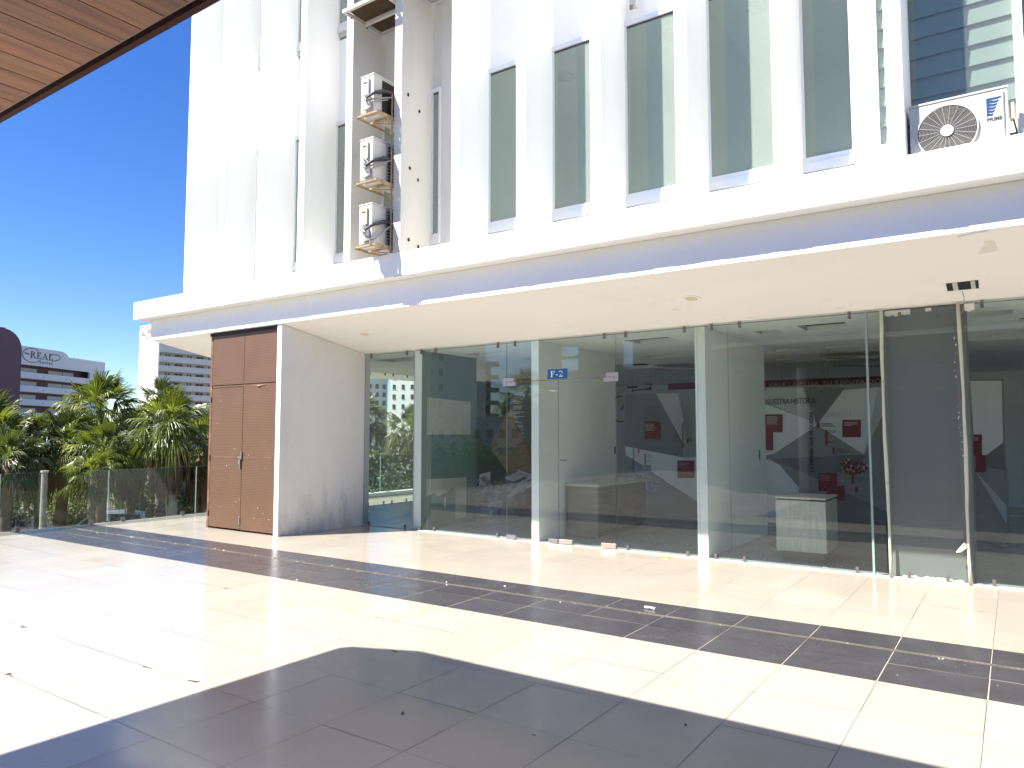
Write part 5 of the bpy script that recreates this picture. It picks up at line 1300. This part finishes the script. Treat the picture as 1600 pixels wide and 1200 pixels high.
# trees and far bank behind the plaza, seen only as reflections
for i, (px, D, h, r) in enumerate(((690, 40, 5.0, 3.2), (745, 52, 5.6, 3.4), (800, 55, 5.2, 3.0), (880, 58, 6.2, 3.4), (960, 60, 6.0, 3.4))):
    v = mir(px, 700, D); bush('tree', ('dark tree behind the plaza at the white tower side', 'dark tree behind the plaza below the concrete tower', 'dark tree behind the plaza beside the lone palm', 'dark tree behind the plaza left of the steel frame', 'dark tree behind the plaza at the steel frame')[i], 'tree', (v.x, v.y, GZ), h, r, 1500, 80 + i, leaf=.26, group='trees behind the plaza')
w = MB(); q = random.Random(31)
for k in range(2600):
    px = q.choice((q.uniform(196, 246), q.uniform(196, 246), q.uniform(85, 115), q.uniform(280, 325), q.uniform(-20, 15))); D = q.uniform(44, 52)
    p = at(px, 800, D); h = q.uniform(.9, 2.2); a = q.uniform(0, 6.3); l = Vector((math.cos(a), math.sin(a), 0)); g = q.uniform(.6, 1.4); w.tint = (g, g, g * .9)
    b0 = Vector((p.x, p.y, GZ)); w.add([b0 - l * .03, b0 + l * .03, b0 + l * .05 + Vector((q.gauss(0, .12), q.gauss(0, .12), h * .6)), b0 + Vector((q.gauss(0, .4), q.gauss(0, .4), h))], [(0, 1, 2), (0, 2, 3)])
tag(w.build('reeds', 'reed'), 'tall pale reeds along the river bank', 'reeds', kind='stuff')
# far wooded bank
w = MB(); q = random.Random(8)
for k in range(9000):
    px = q.uniform(-500, 1000); D = q.uniform(122, 150); p = at(px, 700, D); g = q.uniform(.5, 1.2); w.tint = (g, g, g)
    c_ = Vector((p.x, p.y, GZ + q.uniform(0, 3.2 + 1.6 * noise.noise(Vector((px * .03, 0, 0)))))); a = Vector((q.gauss(0, 1), q.gauss(0, 1), q.gauss(0, 1))).normalized(); b_ = a.orthogonal().normalized(); s = q.uniform(.4, .9)
    w.add([c_ - a * s, c_ + b_ * s * .6, c_ + a * s, c_ - b_ * s * .6], [(0, 1, 2, 3)])
tag(w.build('wooded_bank', 'tree'), 'wooded far bank of the river below the hotels', 'woodland', kind='stuff')
# lower guard rail
t = thing('guard_rail', 'thin metal guard rail running below the palms beyond the glass', 'guard rail', (*at(150, 790, 48).xy, GZ))
a, c_ = at(-120, 803, 40), at(360, 768, 58); w = MB(); n = 14
w.bar(a, c_, .07); w.bar(a - Vector((0, 0, .5)), c_ - Vector((0, 0, .5)), .05); w.build('rail', 'steel', t)
for i in range(n):
    p = a.lerp(c_, i / (n - 1)); w = MB(); w.bar((p.x, p.y, GZ), p, .06); w.build('post', 'steel', t)

# ================================================================== VEHICLES BELOW
def car(name, label, org, ang, paint, L=4.5, Wd=1.8, Ht=1.62, soft=False):
    t = local_block(name, label, 'car', org, ang)
    prof = [(-L / 2, .35), (-L / 2, .80), (-L / 2 + .12, 1.0), (-L / 2 + 1.0, 1.05), (L / 2 - .5, 1.08), (L / 2, .95), (L / 2, .35)]
    w = MB(); w.prism([(x, -Wd / 2, z) for x, z in prof], (0, Wd, 0)); w.build('body', paint, t, bevel=.05)
    cab = [(-L / 2 + .95, 1.04), (-L / 2 + 1.75, Ht - .06), (-L / 2 + 2.2, Ht), (L / 2 - 1.0, Ht - .02), (L / 2 - .55, Ht - .1), (L / 2 - .2, 1.04)]
    w = MB(); nn = len(cab); A = [(x, -Wd / 2 + (.06 if z < 1.1 else .2), z - .012) for x, z in cab]; Bq = [(x, Wd / 2 - (.06 if z < 1.1 else .2), z - .012) for x, z in cab]
    w.add(A + Bq, [tuple(range(nn)), tuple(range(nn, 2 * nn))[::-1]] + [(i, nn + i, nn + (i + 1) % nn, (i + 1) % nn) for i in range(nn)]); w.build('glasshouse', 'carglass', t)
    w = MB()
    rp = [(x, z) for x, z in cab if z > 1.3]
    w.prism([(x, -Wd / 2 + .18, z - .005) for x, z in rp] + [(x, -Wd / 2 + .18, z + .035) for x, z in rp[::-1]], (0, Wd - .36, 0)); w.build('roof', paint, t, bevel=.03)
    w = MB()
    for s in (-1, 1):
        ym = s * (Wd / 2 - .13)
        w.bar((cab[0][0], s * (Wd / 2 - .06), 1.05), (cab[1][0], s * (Wd / 2 - .19), Ht - .05), .07); w.bar((cab[-1][0], s * (Wd / 2 - .06), 1.05), (cab[-2][0], s * (Wd / 2 - .19), Ht - .1), .09); w.bar((.35, s * (Wd / 2 - .06), 1.05), (.3, s * (Wd / 2 - .19), Ht - .03), .07)
    w.build('pillar', paint, t)
    w = MB()
    for s in (-1, 1): w.tube([(-.5, s * (Wd / 2 - .26), Ht + .03), (-.4, s * (Wd / 2 - .26), Ht + .08), (L / 2 - 1.1, s * (Wd / 2 - .26), Ht + .06), (L / 2 - 1.0, s * (Wd / 2 - .26), Ht)], .02, 8)
    w.build('roof_rail', 'steel', t)
    for sx in (-L / 2 + .85, L / 2 - .9):
        for s in (-1, 1):
            w = MB(); w.cyl((sx, s * (Wd / 2 - .2), .33), (sx, s * (Wd / 2 + .01), .33), .33, 24); wh = w.build('wheel', 'tyre', t)
            w = MB(); w.cyl((sx, s * (Wd / 2 - .1), .33), (sx, s * (Wd / 2 + .016), .33), .2, 20); w.build('rim', 'steel', wh)
    for s in (-1, 1):
        w = MB(); w.box(-L / 2 - .01, -L / 2 + .1, s * .55 - .2, s * .55 + .2, .68, .82); w.build('headlight', 'signwhite', t)
        w = MB(); w.box(-L / 2 + 1.15, -L / 2 + 1.3, s * (Wd / 2 + .06) - .09, s * (Wd / 2 + .06) + .09, 1.02, 1.16); w.build('mirror', paint, t)
    return t
p = at(168, 679, 36); car('parked_car', 'silver car parked below the railing, only its roof showing', (p.x, p.y, GZ + .006), math.atan2(RT.y, RT.x) + .35, 'carpaint', Ht=1.78)
p = at(590, 679, 27); car('parked_car', 'dark red car seen through the glass corner', (p.x, p.y, GZ + .006), RAD(70), 'redcar', Ht=1.95)
p = at(622, 679, 25.5)
J = local_block('beach_buggy', 'open vehicle with a bright lime tube roll cage in the glass corner', 'buggy', (p.x, p.y, GZ + .006), RAD(75))
w = MB(); w.box(-1.7, 1.7, -.75, .75, .55, 1.05); w.build('body', 'redcar', J, bevel=.06)
w = MB()
for s in (-.65, .65):
    w.tube([(-1.0, s, 1.05), (-.55, s, 2.05), (1.0, s, 2.05), (1.3, s, 1.05)], .05, 8); w.tube([(.2, s, 1.05), (.2, s, 2.05)], .05, 8)
for x in (-.55, .2, 1.0): w.tube([(x, -.65, 2.05), (x, .65, 2.05)], .05, 8)
w.build('roll_cage', 'lime', J)
for sx in (-1.15, 1.15):
    for s in (-1, 1):
        w = MB(); w.cyl((sx, s * .65, .38), (sx, s * .95, .38), .38, 22); wh = w.build('wheel', 'tyre', J)
        w = MB(); w.cyl((sx, s * .8, .38), (sx, s * .96, .38), .2, 18); w.build('rim', 'steel', wh)
w = MB()
for s in (-.38, .38): w.box(-.35, .1, s - .22, s + .22, 1.051, 1.2); w.box(.02, .12, s - .22, s + .22, 1.201, 1.65)
w.build('seat', 'black', J)

# ================================================================== CAMERA, LIGHT, SKY
cam = bpy.data.cameras.new('camera'); cam.sensor_width = 36; cam.lens = FPX / 1600 * 36; cam.clip_start = .05; cam.clip_end = 3000
co = bpy.data.objects.new('camera', cam); COL.objects.link(co); co.location = (0, 0, CH)
co.rotation_euler = FW.to_track_quat('-Z', 'Y').to_euler(); S.camera = co
AZ, EL = RAD(36.5), RAD(52.5)
TO = Vector((math.sin(AZ) * math.cos(EL), math.cos(AZ) * math.cos(EL), -math.sin(EL)))
sun = bpy.data.lights.new('sun', 'SUN'); sun.energy = 5.0; sun.angle = RAD(.53); sun.color = (1, .955, .88)
so = bpy.data.objects.new('sun', sun); COL.objects.link(so); so.rotation_euler = TO.to_track_quat('-Z', 'Y').to_euler(); so.location = (-10, -15, 30)
wd = bpy.data.worlds.new('World'); S.world = wd; wd.use_nodes = True
nt = wd.node_tree; bg = nt.nodes['Background']
sk = nt.nodes.new('ShaderNodeTexSky'); sk.sky_type = 'NISHITA'; sk.sun_disc = False
sk.sun_elevation = EL; sk.sun_rotation = math.pi + AZ; sk.altitude = 0; sk.air_density = 1.0; sk.dust_density = .0; sk.ozone_density = 6.0
hs = nt.nodes.new('ShaderNodeHueSaturation'); hs.inputs['Hue'].default_value = .514; hs.inputs['Saturation'].default_value = 1.22; hs.inputs['Value'].default_value = 1.25
nt.links.new(sk.outputs['Color'], hs.inputs['Color']); nt.links.new(hs.outputs['Color'], bg.inputs['Color']); bg.inputs['Strength'].default_value = .055
S.render.engine = 'CYCLES'
S.cycles.max_bounces = 10; S.cycles.diffuse_bounces = 5; S.cycles.glossy_bounces = 4; S.cycles.transparent_max_bounces = 24; S.cycles.transmission_bounces = 6
S.cycles.use_denoising = True
S.cycles.sample_clamp_indirect = 8
S.view_settings.view_transform = 'Standard'; S.view_settings.look = 'None'; S.view_settings.gamma = 1; S.view_settings.use_curve_mapping = False
S.view_settings.exposure = 1.52
